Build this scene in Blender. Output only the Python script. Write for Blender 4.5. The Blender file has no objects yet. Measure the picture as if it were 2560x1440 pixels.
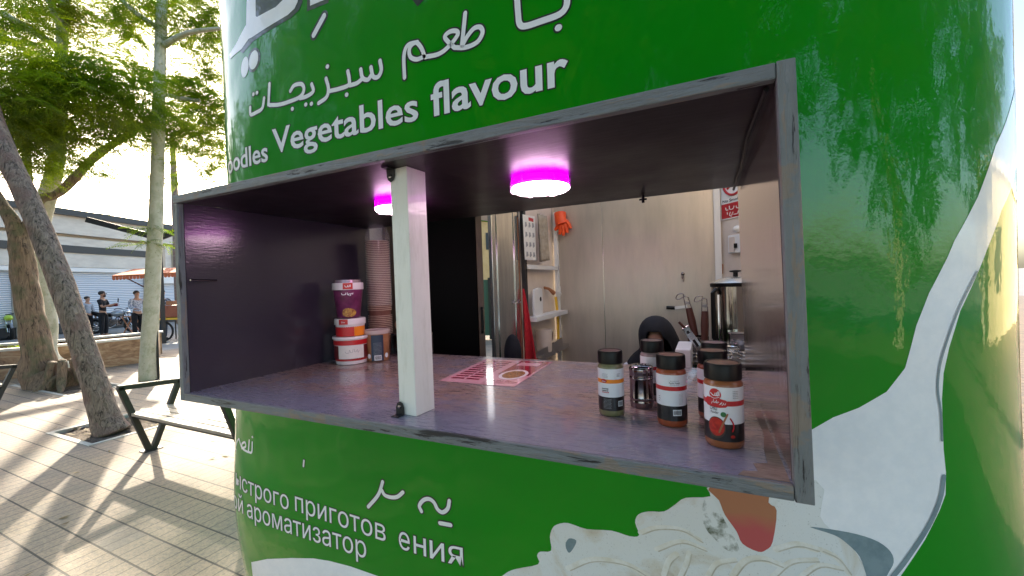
import bpy, bmesh, math, random
import numpy as np
from math import sin, cos, pi, radians
from mathutils import Vector, Matrix
from mathutils.geometry import tessellate_polygon

# ------------------------------------------------------------------ camera, sky, sun, exposure
sc = bpy.context.scene
COL = sc.collection
CAMH = 1.5
_yaw, _pitch, _roll, _F = -.4422, -.0133, -.0343, 1022.5
_fw = np.array([sin(_yaw)*cos(_pitch), cos(_yaw)*cos(_pitch), sin(_pitch)])
_r0 = np.array([cos(_yaw), -sin(_yaw), 0.]); _u0 = np.cross(_r0, _fw)
_rt = cos(_roll)*_r0+sin(_roll)*_u0; _up = -sin(_roll)*_r0+cos(_roll)*_u0
cd = bpy.data.cameras.new('camera'); cam = bpy.data.objects.new('camera', cd); COL.objects.link(cam)
cd.sensor_width = 36; cd.lens = 36*_F/2560; cd.clip_start = .02; cd.clip_end = 600
m = Matrix((_rt, _up, -_fw)).transposed().to_4x4(); m.translation = (0, 0, CAMH)
cam.matrix_world = m; sc.camera = cam

SUN_EL, SUN_AZ = radians(22), (-.872, .489)
w = bpy.data.worlds.new('World'); sc.world = w; w.use_nodes = True
nt = w.node_tree; sky = nt.nodes.new('ShaderNodeTexSky'); sky.sky_type = 'NISHITA'; sky.sun_disc = False
sky.sun_elevation = SUN_EL; sky.sun_rotation = math.atan2(SUN_AZ[0], SUN_AZ[1]); sky.dust_density = 2.5; sky.air_density = 1.0
nt.links.new(sky.outputs[0], nt.nodes['Background'].inputs[0]); nt.nodes['Background'].inputs[1].default_value = .15
sl = bpy.data.lights.new('sun', 'SUN'); so = bpy.data.objects.new('sun', sl); COL.objects.link(so)
sl.energy = 3.5; sl.angle = radians(.6); sl.color = (1, .88, .68)
sd = Vector((SUN_AZ[0]*cos(SUN_EL), SUN_AZ[1]*cos(SUN_EL), sin(SUN_EL)))
so.rotation_euler = sd.to_track_quat('Z', 'Y').to_euler()
sc.view_settings.view_transform = 'Standard'; sc.view_settings.look = 'None'
sc.view_settings.exposure = 2.0; sc.view_settings.gamma = 1
sc.cycles.max_bounces = 9; sc.cycles.diffuse_bounces = 4; sc.cycles.glossy_bounces = 5; sc.cycles.transparent_max_bounces = 12
sc.cycles.use_denoising = True
sc.cycles.sample_clamp_indirect = 6

def ray(x, y): return _fw+_rt*(x-1280)/_F+_up*(720-y)/_F
def at(x, y, d):   # pixel + depth -> point
    p = ray(x, y)*d; return Vector((p[0], p[1], p[2]+CAMH))
def atz(x, y, z=0):
    r = ray(x, y); return at(x, y, (z-CAMH)/r[2])

# ------------------------------------------------------------------ helpers
def tag(o, label=None, cat=None, group=None, kind=None):
    if label: o['label'] = label
    if cat: o['category'] = cat
    if group: o['group'] = group
    if kind: o['kind'] = kind
    return o
def empty(name, loc, label=None, cat=None, group=None, rz=0):
    o = bpy.data.objects.new(name, None); COL.objects.link(o); o.location = loc; o.rotation_euler.z = rz
    o.empty_display_size = .1
    return tag(o, label, cat, group)
class MB:
    def __init__(s): s.v = []; s.f = []; s.mi = []; s.m = 0
    def add(s, vs, fs):
        n = len(s.v); s.v += [tuple(v) for v in vs]; s.f += [tuple(i+n for i in f) for f in fs]; s.mi += [s.m]*len(fs); return s
    def box(s, c, d, M=None):
        x, y, z = d[0]/2, d[1]/2, d[2]/2
        vs = [Vector((a*x, b*y, e*z)) for a in (-1, 1) for b in (-1, 1) for e in (-1, 1)]
        vs = [(M @ v if M is not None else v)+Vector(c) for v in vs]
        return s.add(vs, [(0, 1, 3, 2), (4, 6, 7, 5), (0, 4, 5, 1), (2, 3, 7, 6), (0, 2, 6, 4), (1, 5, 7, 3)])
    def bb(s, a, b): return s.box([(a[i]+b[i])/2 for i in range(3)], [abs(b[i]-a[i]) for i in range(3)])
    def bar(s, p, q, wd, h, up=(0, 0, 1)):
        p = Vector(p); q = Vector(q); d = (q-p); L = d.length; d.normalize(); u = Vector(up)
        x = d.cross(u).normalized(); z = x.cross(d)
        return s.box((p+q)/2, (wd, L, h), Matrix((x, d, z)).transposed())
    def tube(s, pts, rad, n=8, cap=True, closed=False):
        pts = [Vector(p) for p in pts]; N = len(pts)
        if not hasattr(rad, '__len__'): rad = [rad]*N
        ref = Vector((0, 0, 1)); vs = []; x = None
        for i, p in enumerate(pts):
            a = pts[i-1] if (i > 0 or closed) else p; b = pts[(i+1) % N] if (i < N-1 or closed) else p
            t = (b-a).normalized()
            if x is None:
                x = t.cross(ref)
                if x.length < .1: x = t.cross(Vector((1, 0, 0)))
            x = (x-t*x.dot(t)).normalized(); y = t.cross(x)
            for k in range(n): vs.append(p+(x*cos(2*pi*k/n)+y*sin(2*pi*k/n))*rad[i])
        fs = [(i*n+k, i*n+(k+1) % n, ((i+1) % N)*n+(k+1) % n, ((i+1) % N)*n+k) for i in range(N if closed else N-1) for k in range(n)]
        if cap and not closed: fs += [tuple(range(n))[::-1], tuple(range((N-1)*n, N*n))]
        return s.add(vs, fs)
    def lathe(s, prof, c=(0, 0, 0), n=32, sx=1, sy=1, M=None):
        vs = []
        for r, z in prof:
            for k in range(n):
                v = Vector((r*cos(2*pi*k/n)*sx, r*sin(2*pi*k/n)*sy, z)); v = M @ v if M is not None else v
                vs.append(v+Vector(c))
        fs = [(i*n+k, i*n+(k+1) % n, (i+1)*n+(k+1) % n, (i+1)*n+k) for i in range(len(prof)-1) for k in range(n)]
        if prof[0][0] > 1e-6: fs.append(tuple(range(n))[::-1])
        if prof[-1][0] > 1e-6: fs.append(tuple(range((len(prof)-1)*n, len(prof)*n)))
        return s.add(vs, fs)
    def ball(s, c, r, n=12, sc_=(1, 1, 1), M=None):
        prof = [(max(1e-4, sin(pi*i/n)), -cos(pi*i/n)) for i in range(n+1)]
        vs = []
        for q, z in prof:
            for k in range(n):
                v = Vector((q*cos(2*pi*k/n)*r*sc_[0], q*sin(2*pi*k/n)*r*sc_[1], z*r*sc_[2])); v = M @ v if M is not None else v
                vs.append(v+Vector(c))
        return s.add(vs, [(i*n+k, i*n+(k+1) % n, (i+1)*n+(k+1) % n, (i+1)*n+k) for i in range(n) for k in range(n)])
    def prism(s, poly, a, b, fn):   # poly of (u,v); fn(u,v,w)->point ; extruded w from a to b
        n = len(poly); vs = [fn(u, v, a) for u, v in poly]+[fn(u, v, b) for u, v in poly]
        return s.add(vs, [tuple(range(n)), tuple(range(n, 2*n))[::-1]]+[(i, (i+1) % n, n+(i+1) % n, n+i)[::-1] for i in range(n)])
    def build(s, name, mat, parent=None, world=False, smooth=False, bevel=0, fixn=True, seg=2):
        me = bpy.data.meshes.new(name); off = Vector((0, 0, 0))
        if world and parent is not None:
            q = parent
            while q is not None: off += q.location; q = q.parent
        me.from_pydata([tuple(Vector(v)-off) for v in s.v], [], s.f)
        for mt in (mat if isinstance(mat, (list, tuple)) else [mat]): me.materials.append(mt)
        if any(s.mi): me.polygons.foreach_set('material_index', s.mi)
        if fixn:
            b = bmesh.new(); b.from_mesh(me); bmesh.ops.recalc_face_normals(b, faces=b.faces); b.to_mesh(me); b.free()
        if smooth:
            me.polygons.foreach_set('use_smooth', [True]*len(me.polygons)); me.set_sharp_from_angle(angle=radians(40))
        o = bpy.data.objects.new(name, me); COL.objects.link(o)
        if parent is not None: o.parent = parent
        if bevel:
            md = o.modifiers.new('bevel', 'BEVEL'); md.width = bevel; md.segments = seg; md.limit_method = 'ANGLE'
        return o
def copy_tree(o, parent=None):
    c = o.copy(); COL.objects.link(c); c.parent = parent
    for ch in list(o.children): copy_tree(ch, c)
    return c
def smooth_poly(pts, k=6, closed=False):
    pts = [np.array(p, float) for p in pts]; n = len(pts); out = []
    if n < 3: return pts
    for i in range(n if closed else n-1):
        p1, p2 = pts[i], pts[(i+1) % n]
        p0 = pts[i-1] if (i > 0 or closed) else 2*p1-p2
        p3 = pts[(i+2) % n] if (i < n-2 or closed) else 2*p2-p1
        for j in range(k):
            t = j/k; out.append(.5*((2*p1)+(-p0+p2)*t+(2*p0-5*p1+4*p2-p3)*t*t+(-p0+3*p1-3*p2+p3)*t**3))
    if not closed: out.append(pts[-1])
    return out

# ------------------------------------------------------------------ materials
def srgb(r, g, b):
    f = lambda c: (c/255/12.92 if c/255 <= .04045 else ((c/255+.055)/1.055)**2.4)
    return (f(r), f(g), f(b), 1)
def mat(name, col, rough=.6, metal=0, coat=0, **k):
    mt = bpy.data.materials.new(name); mt.use_nodes = True; b = mt.node_tree.nodes['Principled BSDF']
    c = tuple(col) if len(col) == 4 else (*col, 1)
    b.inputs['Base Color'].default_value = c; b.inputs['Roughness'].default_value = rough; b.inputs['Metallic'].default_value = metal
    b.inputs['Coat Weight'].default_value = coat; b.inputs['Coat Roughness'].default_value = k.get('coatr', .03)
    if 'emit' in k: b.inputs['Emission Color'].default_value = (*k['emit'][:3], 1); b.inputs['Emission Strength'].default_value = k['es']
    if 'alpha' in k: b.inputs['Alpha'].default_value = k['alpha']
    if 'trans' in k: b.inputs['Transmission Weight'].default_value = k['trans']
    if 'spec' in k: b.inputs['Specular IOR Level'].default_value = k['spec']
    return mt
class N:   # tiny node helper
    def __init__(s, mt): s.t = mt.node_tree; s.n = s.t.nodes; s.b = s.n['Principled BSDF']
    def new(s, ty, **k):
        x = s.n.new(ty)
        for a, v in k.items(): setattr(x, a, v)
        return x
    def l(s, a, b): s.t.links.new(a, b)
    def co(s, scale=(1, 1, 1), rot=(0, 0, 0), gen=False):
        c = s.new('ShaderNodeTexCoord'); m_ = s.new('ShaderNodeMapping'); m_.inputs['Scale'].default_value = scale; m_.inputs['Rotation'].default_value = rot
        s.l(c.outputs['Generated' if gen else 'Object'], m_.inputs[0]); return m_.outputs[0]
    def noise(s, vec, scale=5, det=4, rough=.6, dist=0):
        x = s.new('ShaderNodeTexNoise'); s.l(vec, x.inputs['Vector']); x.inputs['Scale'].default_value = scale; x.inputs['Detail'].default_value = det
        x.inputs['Roughness'].default_value = rough; x.inputs['Distortion'].default_value = dist; return x.outputs['Fac']
    def ramp(s, fac, stops, const=False):
        x = s.new('ShaderNodeValToRGB'); s.l(fac, x.inputs[0]); e = x.color_ramp.elements
        if const: x.color_ramp.interpolation = 'CONSTANT'
        while len(e) < len(stops): e.new(.5)
        for i, (p, c) in enumerate(stops): e[i].position = p; e[i].color = c if hasattr(c, '__len__') else (c, c, c, 1)
        return x.outputs[0]
    def mix(s, fac, a, b, mode='MIX'):
        x = s.new('ShaderNodeMix', data_type='RGBA', blend_type=mode)
        for sock, v in ((x.inputs[0], fac), (x.inputs[6], a), (x.inputs[7], b)):
            if hasattr(v, 'links') or isinstance(v, bpy.types.NodeSocket): s.l(v, sock)
            else: sock.default_value = v
        return x.outputs[2]
    def bump(s, h, st=.3, dist=.01, to=None):
        x = s.new('ShaderNodeBump'); s.l(h, x.inputs['Height']); x.inputs['Strength'].default_value = st; x.inputs['Distance'].default_value = dist
        s.l(x.outputs[0], s.b.inputs[to or 'Normal']); return x
    def color(s, c): s.l(c, s.b.inputs['Base Color'])
    def rough(s, c): s.l(c, s.b.inputs['Roughness'])
def noisy(name, c1, c2, scale=8, rough=.7, bump=.2, bd=.01, st=(1, 1, 1), metal=0, det=5, lo=.35, hi=.65, coat=0, rot=(0, 0, 0)):
    mt = mat(name, c1, rough, metal, coat); n = N(mt); v = n.co(st, rot); f = n.noise(v, scale, det)
    n.color(n.ramp(f, [(lo, c1), (hi, c2)]))
    if bump: n.bump(f, bump, bd)
    return mt

M = {}
# glossy green vinyl of the kiosk
g = M['green'] = mat('green_vinyl', (.001, .2, .002, 1), .35, 0, .9, coatr=.025, spec=.08); n = N(g); v = n.co()
f = n.noise(v, 1.1, 3); n.color(n.ramp(f, [(.35, (.0006, .225, .0025, 1)), (.65, (.0012, .27, .0012, 1))]))
f1 = n.noise(n.co((1, 1, .45)), 2.6, 2, .5, .4); f2 = n.noise(v, 60, 2); f4 = n.noise(n.co((1, 1, .4)), 13, 3, .6, .5)
b1_ = n.new('ShaderNodeMath', operation='MULTIPLY_ADD'); n.l(f2, b1_.inputs[0]); b1_.inputs[1].default_value = .012; n.l(f1, b1_.inputs[2])
b2_ = n.new('ShaderNodeMath', operation='MULTIPLY_ADD'); n.l(f4, b2_.inputs[0]); b2_.inputs[1].default_value = .07; n.l(b1_.outputs[0], b2_.inputs[2])
n.bump(b2_.outputs[0], .4, .045, 'Coat Normal'); n.bump(b2_.outputs[0], .3, .02)
scr = n.noise(n.co((2, 2, 60)), 3.5, 6, .75, .6); n.l(n.ramp(scr, [(.70, .022), (.76, .16)]), n.b.inputs['Coat Roughness'])
def vinyl(name, c1, c2, s=30):
    mt = mat(name, c1, .35, 0, .7, coatr=.06); n = N(mt); v = n.co(); f = n.noise(v, s, 6, .7); n.color(n.ramp(f, [(.4, c1), (.62, c2)]))
    n.bump(n.noise(v, 2.3, 2), .3, .02, 'Coat Normal'); return mt
M['white_vinyl'] = vinyl('white_vinyl', (.86, .89, .92, 1), (.92, .94, .96, 1))
M['letter_white'] = vinyl('letter_white', (.85, .88, .9, 1), (.9, .92, .94, 1), 10)
M['letter_black'] = mat('letter_black', (.006, .009, .008, 1), .4, 0, .8)
M['grey_print'] = vinyl('grey_print', (.16, .24, .27, 1), (.22, .31, .34, 1), 25)
mt = M['noodle_print'] = mat('noodle_print', (.7, .73, .72, 1), .35, 0, .6, coatr=.06); n = N(mt); v = n.co()
f = n.noise(v, 5, 6, .6, .8); c_ = n.ramp(f, [(.52, (.76, .79, .78, 1)), (.62, (.66, .63, .54, 1)), (.74, (.4, .32, .22, 1))])
sp = n.noise(v, 220, 3, .8); c_ = n.mix(n.ramp(sp, [(.62, 0), (.68, .5)]), c_, (.2, .22, .2, 1)); n.color(c_)
mt = M['meat_print'] = mat('meat_print', (.5, .1, .06, 1), .35, 0, .6, coatr=.06); n = N(mt); v = n.co()
f = n.noise(v, 9, 4, .6, .5); g_ = n.new('ShaderNodeSeparateXYZ'); n.l(n.co(), g_.inputs[0])
ma = n.new('ShaderNodeMath', operation='MULTIPLY_ADD'); n.l(f, ma.inputs[0]); ma.inputs[1].default_value = .07; n.l(g_.outputs[2], ma.inputs[2])
n.color(n.ramp(ma.outputs[0], [(.0, (.45, .07, .09, 1)), (.965, (.5, .09, .09, 1)), (1., (.42, .17, .08, 1))]))
M['herb_print'] = noisy('herb_print', (.10, .12, .07, 1), (.76, .79, .78, 1), 17, .4, 0, lo=.44, hi=.56)
# painted plywood
def ply(name, axis, base=(.165, .18, .185, 1), wood=(.3, .22, .15, 1), dark=(.02, .02, .02, 1), rough=.5, amt=.6):
    st = [22, 22, 22]; st[axis] = 2.2; mt = mat(name, base, rough); n = N(mt); v = n.co(tuple(st))
    f = n.noise(v, 2.2, 8, .68, .4); big = n.noise(n.co((3, 3, 3)), 2.2, 5, .6)
    c = n.mix(n.noise(n.co(), 40, 4), base, tuple(x*1.35 for x in base[:3])+(1,))
    c = n.mix(n.ramp(f, [(.56, 0), (.60, amt)]), c, wood)
    c = n.mix(n.ramp(f, [(.385, 1), (.42, 0)]), c, dark)
    c = n.mix(n.ramp(big, [(.60, 0), (.63, .55)]), c, wood); n.color(c)
    n.bump(f, 1, .014); return mt
for i, a in enumerate('xyz'): M['ply_'+a] = ply('weathered_paint_'+a, i)
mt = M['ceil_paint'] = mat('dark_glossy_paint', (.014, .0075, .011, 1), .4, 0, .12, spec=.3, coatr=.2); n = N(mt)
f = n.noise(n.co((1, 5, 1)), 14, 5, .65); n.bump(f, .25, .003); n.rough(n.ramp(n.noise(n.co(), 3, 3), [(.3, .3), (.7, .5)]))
mt = M['side_paint'] = mat('slate_gloss_paint', (.036, .030, .046, 1), .17, 0, .35, coatr=.12); n = N(mt)
f = n.noise(n.co((1, 3, 16)), 9, 5, .6); n.bump(f, .16, .004)
# counter top
mt = M['counter'] = mat('worn_counter_paint', (.12, .1, .15, 1), .25, 0, .55, coatr=.1); n = N(mt); v = n.co((3, 16, 10))
f = n.noise(v, 5.5, 9, .72, .3); big = n.noise(n.co((1.2, 2.4, 1)), 2.4, 4, .55, .6)
sx = n.new('ShaderNodeSeparateXYZ'); n.l(n.co(), sx.inputs[0])
# wear sits in a band along the middle of the board, the front edge keeps its paint
mr = n.new('ShaderNodeMapRange'); n.l(sx.outputs[1], mr.inputs[0]); mr.inputs[1].default_value = -.36; mr.inputs[2].default_value = -.24; mr.inputs[3].default_value = 0; mr.inputs[4].default_value = 1
ad = n.new('ShaderNodeMath', operation='MULTIPLY_ADD'); n.l(big, ad.inputs[0]); ad.inputs[1].default_value = .9; n.l(f, ad.inputs[2])
wear = n.ramp(ad.outputs[0], [(.82, 0), (1.02, 1)]); wm = n.new('ShaderNodeMath', operation='MULTIPLY'); n.l(wear, wm.inputs[0]); n.l(mr.outputs[0], wm.inputs[1])
paint = n.mix(n.noise(n.co((2, 10, 1)), 7, 6, .7), (.14, .13, .175, 1), (.26, .255, .32, 1))
wood = n.mix(n.ramp(f, [(.4, 0), (.6, 1)]), (.12, .08, .08, 1), (.34, .24, .20, 1))
c_ = n.mix(wm.outputs[0], paint, wood)
chip = n.noise(n.co((5, 9, 1)), 9, 5, .6); c_ = n.mix(n.ramp(chip, [(.71, 0), (.73, 1)]), c_, (.42, .36, .33, 1))
n.color(c_); n.bump(f, .35, .003); n.rough(n.ramp(f, [(.35, .2), (.7, .42)]))
# brushed steel
def steel(name, c1, c2, rough, metal=.85, st=(14, 14, .9), s=3, b=.08, streak=.0):
    mt = mat(name, c1, rough, metal); n = N(mt); f = n.noise(n.co(st), s, 6, .6); c = n.ramp(f, [(.3, c1), (.62, c2)])
    if streak:
        f3 = n.noise(n.co((60, 60, 3)), 2.1, 8, .8); mk = n.noise(n.co((1, 1, 1)), 2.2, 3)
        mm = n.new('ShaderNodeMath', operation='MULTIPLY'); n.l(n.ramp(f3, [(.60, 0), (.66, streak)]), mm.inputs[0]); n.l(n.ramp(mk, [(.46, 0), (.60, 1)]), mm.inputs[1])
        c = n.mix(mm.outputs[0], c, (.16, .12, .1, 1))
    n.color(c); n.bump(f, b, .003)
    n.rough(n.ramp(f, [(.3, rough*.8), (.7, rough*1.25)])); return mt
M['wall_steel'] = steel('streaked_steel', (.46, .41, .355, 1), (.54, .475, .41, 1), .36, .5, st=(5, 5, .9), b=.03, streak=.6)
M['side_steel'] = steel('polished_side_steel', (.62, .52, .52, 1), (.78, .66, .66, 1), .13, .95, st=(10, 10, .5), b=.12, streak=.35)
M['spoon_wood'] = mat('spoon_wood', (.35, .14, .06, 1), .5)
M['door_steel'] = steel('door_steel', (.42, .43, .42, 1), (.55, .56, .54, 1), .2, .9)
M['dark_steel'] = steel('shaker_steel', (.22, .2, .21, 1), (.32, .29, .3, 1), .16, 1, st=(1, 1, 1), b=0)
M['chrome'] = mat('chrome', (.7, .7, .7, 1), .12, 1)
M['cream_wall'] = noisy('cream_wall', (.62, .53, .46, 1), (.7, .61, .53, 1), 6, .6, .05)
M['black'] = mat('black_plastic', (.0025, .0025, .003, 1), .38, spec=.3)
M['black_matte'] = mat('black_matte', (.006, .006, .006, 1), .8)
M['black_metal'] = noisy('black_metal', (.010, .010, .010, 1), (.018, .017, .017, 1), 20, .55, .1)
mt = M['post_white'] = mat('chipped_white_paint', (.84, .84, .76, 1), .4, 0, .2); n = N(mt); f = n.noise(n.co((6, 6, 1.2)), 5, 6, .7); f5 = n.noise(n.co((1, 1, .5)), 26, 6, .75)
c_ = n.ramp(f, [(.34, (.74, .74, .66, 1)), (.5, (.84, .84, .77, 1))]); c_ = n.mix(n.ramp(f5, [(.68, 0), (.72, .7)]), c_, (.35, .33, .28, 1)); n.color(c_); n.bump(f5, .3, .002)
M['post_lilac'] = M['post_white']
M['white'] = mat('white_plastic', (.75, .75, .74, 1), .4)
M['paper'] = noisy('paper', (.70, .69, .66, 1), (.78, .77, .74, 1), 30, .7, .03)
M['red'] = mat('red_plastic', (.45, .012, .02, 1), .4)
M['red_cloth'] = noisy('red_cloth', (.42, .01, .02, 1), (.55, .02, .03, 1), 25, .9, .3)
M['orange_rubber'] = noisy('orange_rubber', (.9, .11, .015, 1), (.8, .07, .01, 1), 20, .45, .1)
M['orange'] = mat('orange_ink', (.85, .22, .01, 1), .45)
M['yellow'] = mat('yellow_plastic', (.75, .45, .03, 1), .5)
M['brown_plastic'] = mat('brown_handle', (.075, .018, .01, 1), .45)
M['wood_frame'] = noisy('brown_frame', (.07, .045, .028, 1), (.1, .065, .04, 1), 8, .5, .1, st=(8, 8, 1))
M['text_dark'] = mat('dark_ink', (.03, .03, .035, 1), .6)
M['purple_ink'] = noisy('purple_ink', (.09, .01, .05, 1), (.2, .03, .12, 1), 18, .35, 0, coat=.3)
M['skin'] = mat('skin', (.42, .23, .15, 1), .55); M['skin2'] = mat('skin_dark', (.3, .15, .1, 1), .55)
M['hair'] = noisy('hair', (.01, .008, .006, 1), (.03, .022, .016, 1), 60, .6, .3)
M['cloth_black'] = noisy('black_cloth', (.003, .0035, .006, 1), (.008, .009, .015, 1), 18, .85, .3)
M['cloth_white'] = noisy('white_cloth', (.62, .63, .66, 1), (.72, .73, .76, 1), 12, .85, .3)
M['cloth_grey'] = noisy('grey_cloth', (.30, .34, .40, 1), (.4, .44, .5, 1), 12, .85, .3)
M['cloth_pattern'] = noisy('patterned_cloth', (.04, .045, .06, 1), (.3, .3, .32, 1), 22, .85, .1, det=1, lo=.48, hi=.54)
M['cloth_check'] = noisy('checked_cloth', (.5, .53, .6, 1), (.2, .24, .33, 1), 26, .85, .1, det=1, lo=.5, hi=.56)
M['denim'] = noisy('denim', (.02, .03, .06, 1), (.03, .045, .08, 1), 20, .9, .1)

# ------------------------------------------------------------------ kiosk surface
FY, XC = 1.02, -.68
def _outline():
    pts = []
    def q(a, b, nn, th):
        c, s = abs(cos(th)), abs(sin(th)); return a*c**(2/nn), b*s**(2/nn)
    T = 700
    for i in range(T+1):            # left front: from the left side to the front middle
        th = (pi/2)*i/T; x, y = q(1.362, 1.4, 8, th); pts.append((XC-x, FY+1.4-y))
    for i in range(1, T+1):
        th = (pi/2)*(1-i/T); x, y = q(1.44, 1.4, 4.5, th); pts.append((XC+x, FY+1.4-y))
    for i in range(1, T+1):
        th = (pi/2)*i/T; x, y = q(1.44, 1.4, 4.5, th); pts.append((XC+x, FY+1.4+y))
    for i in range(1, T):
        th = (pi/2)*(1-i/T); x, y = q(1.362, 1.4, 8, th); pts.append((XC-x, FY+1.4+y))
    return np.array(pts)
OL = _outline()
_seg = np.linalg.norm(np.roll(OL, -1, 0)-OL, axis=1); ARC = np.concatenate([[0], np.cumsum(_seg)]); PER = ARC[-1]
OLC = np.vstack([OL, OL[:1]])
def o2(s):
    s = s % PER; return np.array([np.interp(s, ARC, OLC[:, 0]), np.interp(s, ARC, OLC[:, 1])])
def nrm(s):
    t = o2(s+.012)-o2(s-.012); t /= np.linalg.norm(t); return np.array([t[1], -t[0]])
def swell(z):   # the pot bellies out under the counter and tucks in towards its foot
    z0 = z-CAMH
    return .028*math.exp(-((z0+.92)/.33)**2)
def tuck(z):
    t = max(0, -.93-(z-CAMH)); return -.14*t*t
def S(s, z, off=0):
    p = o2(s); nn = nrm(s); k = swell(z)*(.25+.75*min(1, abs(nn[0])*1.5))+tuck(z)+off
    return Vector((p[0]+nn[0]*k, p[1]+nn[1]*k, z))
def hit(x, y):   # pixel ray -> (s, z) on the kiosk
    r = ray(x, y); k = 0.
    ang = math.atan2(r[0], r[1]); A = OL[:1402]
    z = CAMH
    for it in range(8):
        nn = NR; A2 = A+nn*k; an = np.arctan2(A2[:, 0], A2[:, 1])
        lo = int(np.argmin(an[:700])); hi = 700+int(np.argmax(an[700:1402]))
        if ang <= an[lo]: s = ARC[lo]; p = A2[lo]
        elif ang >= an[hi]: s = ARC[hi]; p = A2[hi]
        else:
            s = float(np.interp(ang, an[lo:hi+1], ARC[lo:hi+1])); p = np.array([np.interp(s, ARC[:1402], A2[:, 0]), np.interp(s, ARC[:1402], A2[:, 1])])
        d = np.hypot(*p)/np.hypot(r[0], r[1]); z = CAMH+r[2]*d
        nx = nrm(s); k = swell(z)*(.25+.75*min(1, abs(nx[0])*1.5))+tuck(z)
    return s, z
_t = np.roll(OL, -3, 0)[:1402]-np.roll(OL, 3, 0)[:1402]; _t /= np.linalg.norm(_t, axis=1)[:, None]
NR = np.stack([_t[:, 1], -_t[:, 0]], 1)
def s_of_x(x):   # arc position of a front point with that X
    return float(np.interp(x, OL[350:1050, 0], ARC[350:1050]))

# box measurements
X0, X1, YF, YB, ZC, ZT, TB = -1.760, .1253, .8438, 1.8054, 1.13, 1.841, .0253
SH = -.0137
def bx(x, y, z): return Vector((x+SH*(z-CAMH), y+.0124*(z-CAMH), z))
def panel(a, b, grid=(1, 1, 1)):
    mb = MB(); mb.bb(a, b); mb.v = [bx(*v) for v in mb.v]; return mb

kiosk = empty('noodle_pot_kiosk', (XC, FY+1.4, 0), 'giant green instant noodle pot kiosk with a grey wooden serving hatch', 'kiosk')
# shell with openings
ss = set(np.linspace(0, PER, 760)[:-1].round(4)); zz = set(np.linspace(0, 3.1, 63).round(4))
hx0, hx1 = s_of_x(X0-.012), s_of_x(X1+.012); hz0, hz1 = ZC-.012, ZT+.012
dx0, dx1 = PER-1.62, PER-.75     # doorway in the left flank
ss |= {hx0, hx1, dx0, dx1}; zz |= {hz0, hz1, 2.12}
ss = sorted(x for x in ss if not any(0 < abs(x-q) < .012 for q in (hx0, hx1, dx0, dx1))); zz = sorted(x for x in zz if not any(0 < abs(x-q) < .012 for q in (hz0, hz1)))
mb = MB(); idx = {}
for j, z in enumerate(zz):
    for i, s_ in enumerate(ss): idx[i, j] = len(mb.v); mb.v.append(S(s_, z))
for j in range(len(zz)-1):
    for i in range(len(ss)):
        i2 = (i+1) % len(ss); sm = (ss[i]+(ss[i2] if i2 else PER))/2; zm = (zz[j]+zz[j+1])/2
        if hx0 < sm < hx1 and hz0 < zm < hz1: continue
        if dx0 < sm < dx1 and zm < 2.12: continue
        mb.f.append((idx[i, j], idx[i2, j], idx[i2, j+1], idx[i, j+1])); mb.mi.append(0)
mb.build('pot_wall', M['green'], kiosk, world=True, smooth=True, fixn=False)

mi_ = MB(); idx = {}
for j, z in enumerate((0, 2.12, 3.1)):
    for i in range(0, 760, 5): s_ = PER*i/760; idx[i, j] = len(mi_.v); mi_.v.append(S(s_, z, -.05))
for j in range(2):
    for i in range(0, 760, 5):
        i2 = (i+5) % 760; sm = PER*(i+2.5)/760
        if j == 0 and (hx0-.05 < sm < hx1+.05 or dx0 < sm < dx1): continue
        mi_.f.append((idx[i, j], idx[i2, j], idx[i2, j+1], idx[i, j+1])); mi_.mi.append(0)
mi_.build('inner_skin', mat('inner_skin', (.4, .37, .33, 1), .6), kiosk, world=True, smooth=True, fixn=False)

mb = MB(); mb.tube([S(PER*i/240, 3.1, -.02) for i in range(240)], .045, 8, closed=True); mb.build('top_rim', M['cream_wall'], kiosk, world=True, smooth=True)

# --- decals lying on the pot
def fine(vs2, fs, step=.018):
    b = bmesh.new(); vv = [b.verts.new((u, v, 0)) for u, v in vs2]
    for f in fs:
        try: b.faces.new([vv[i] for i in f])
        except ValueError: pass
    us = [v[0] for v in vs2]; ws = [v[1] for v in vs2]
    for a, lo, hi in ((0, min(us), max(us)), (1, min(ws), max(ws))):
        x = math.floor(lo/step)*step+step
        while x < hi:
            co = [0, 0, 0]; no = [0, 0, 0]; co[a] = x; no[a] = 1
            bmesh.ops.bisect_plane(b, geom=b.verts[:]+b.edges[:]+b.faces[:], plane_co=co, plane_no=no, dist=1e-5); x += step
    b.verts.index_update(); r = [(v.co.x, v.co.y) for v in b.verts], [tuple(v.index for v in f.verts) for f in b.faces]; b.free(); return r
def decal(name, items, mt, parent, off):
    """items: list of (verts2d, faces, extra_offset)"""
    mb = MB()
    for vs2, fs, e in items:
        v2, f2 = fine(vs2, fs); mb.add([S(u, v, off+e) for u, v in v2], f2)
    o = mb.build(name, mt, parent, world=True, smooth=False, fixn=False); return o
def poly_item(px, sm=0, e=0):
    if sm: px = smooth_poly(px, sm, True)
    p = [hit(*q) for q in px]; t = tessellate_polygon([[Vector((a, b, 0)) for a, b in p]]); return (p, [tuple(f) for f in t], e)
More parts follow.
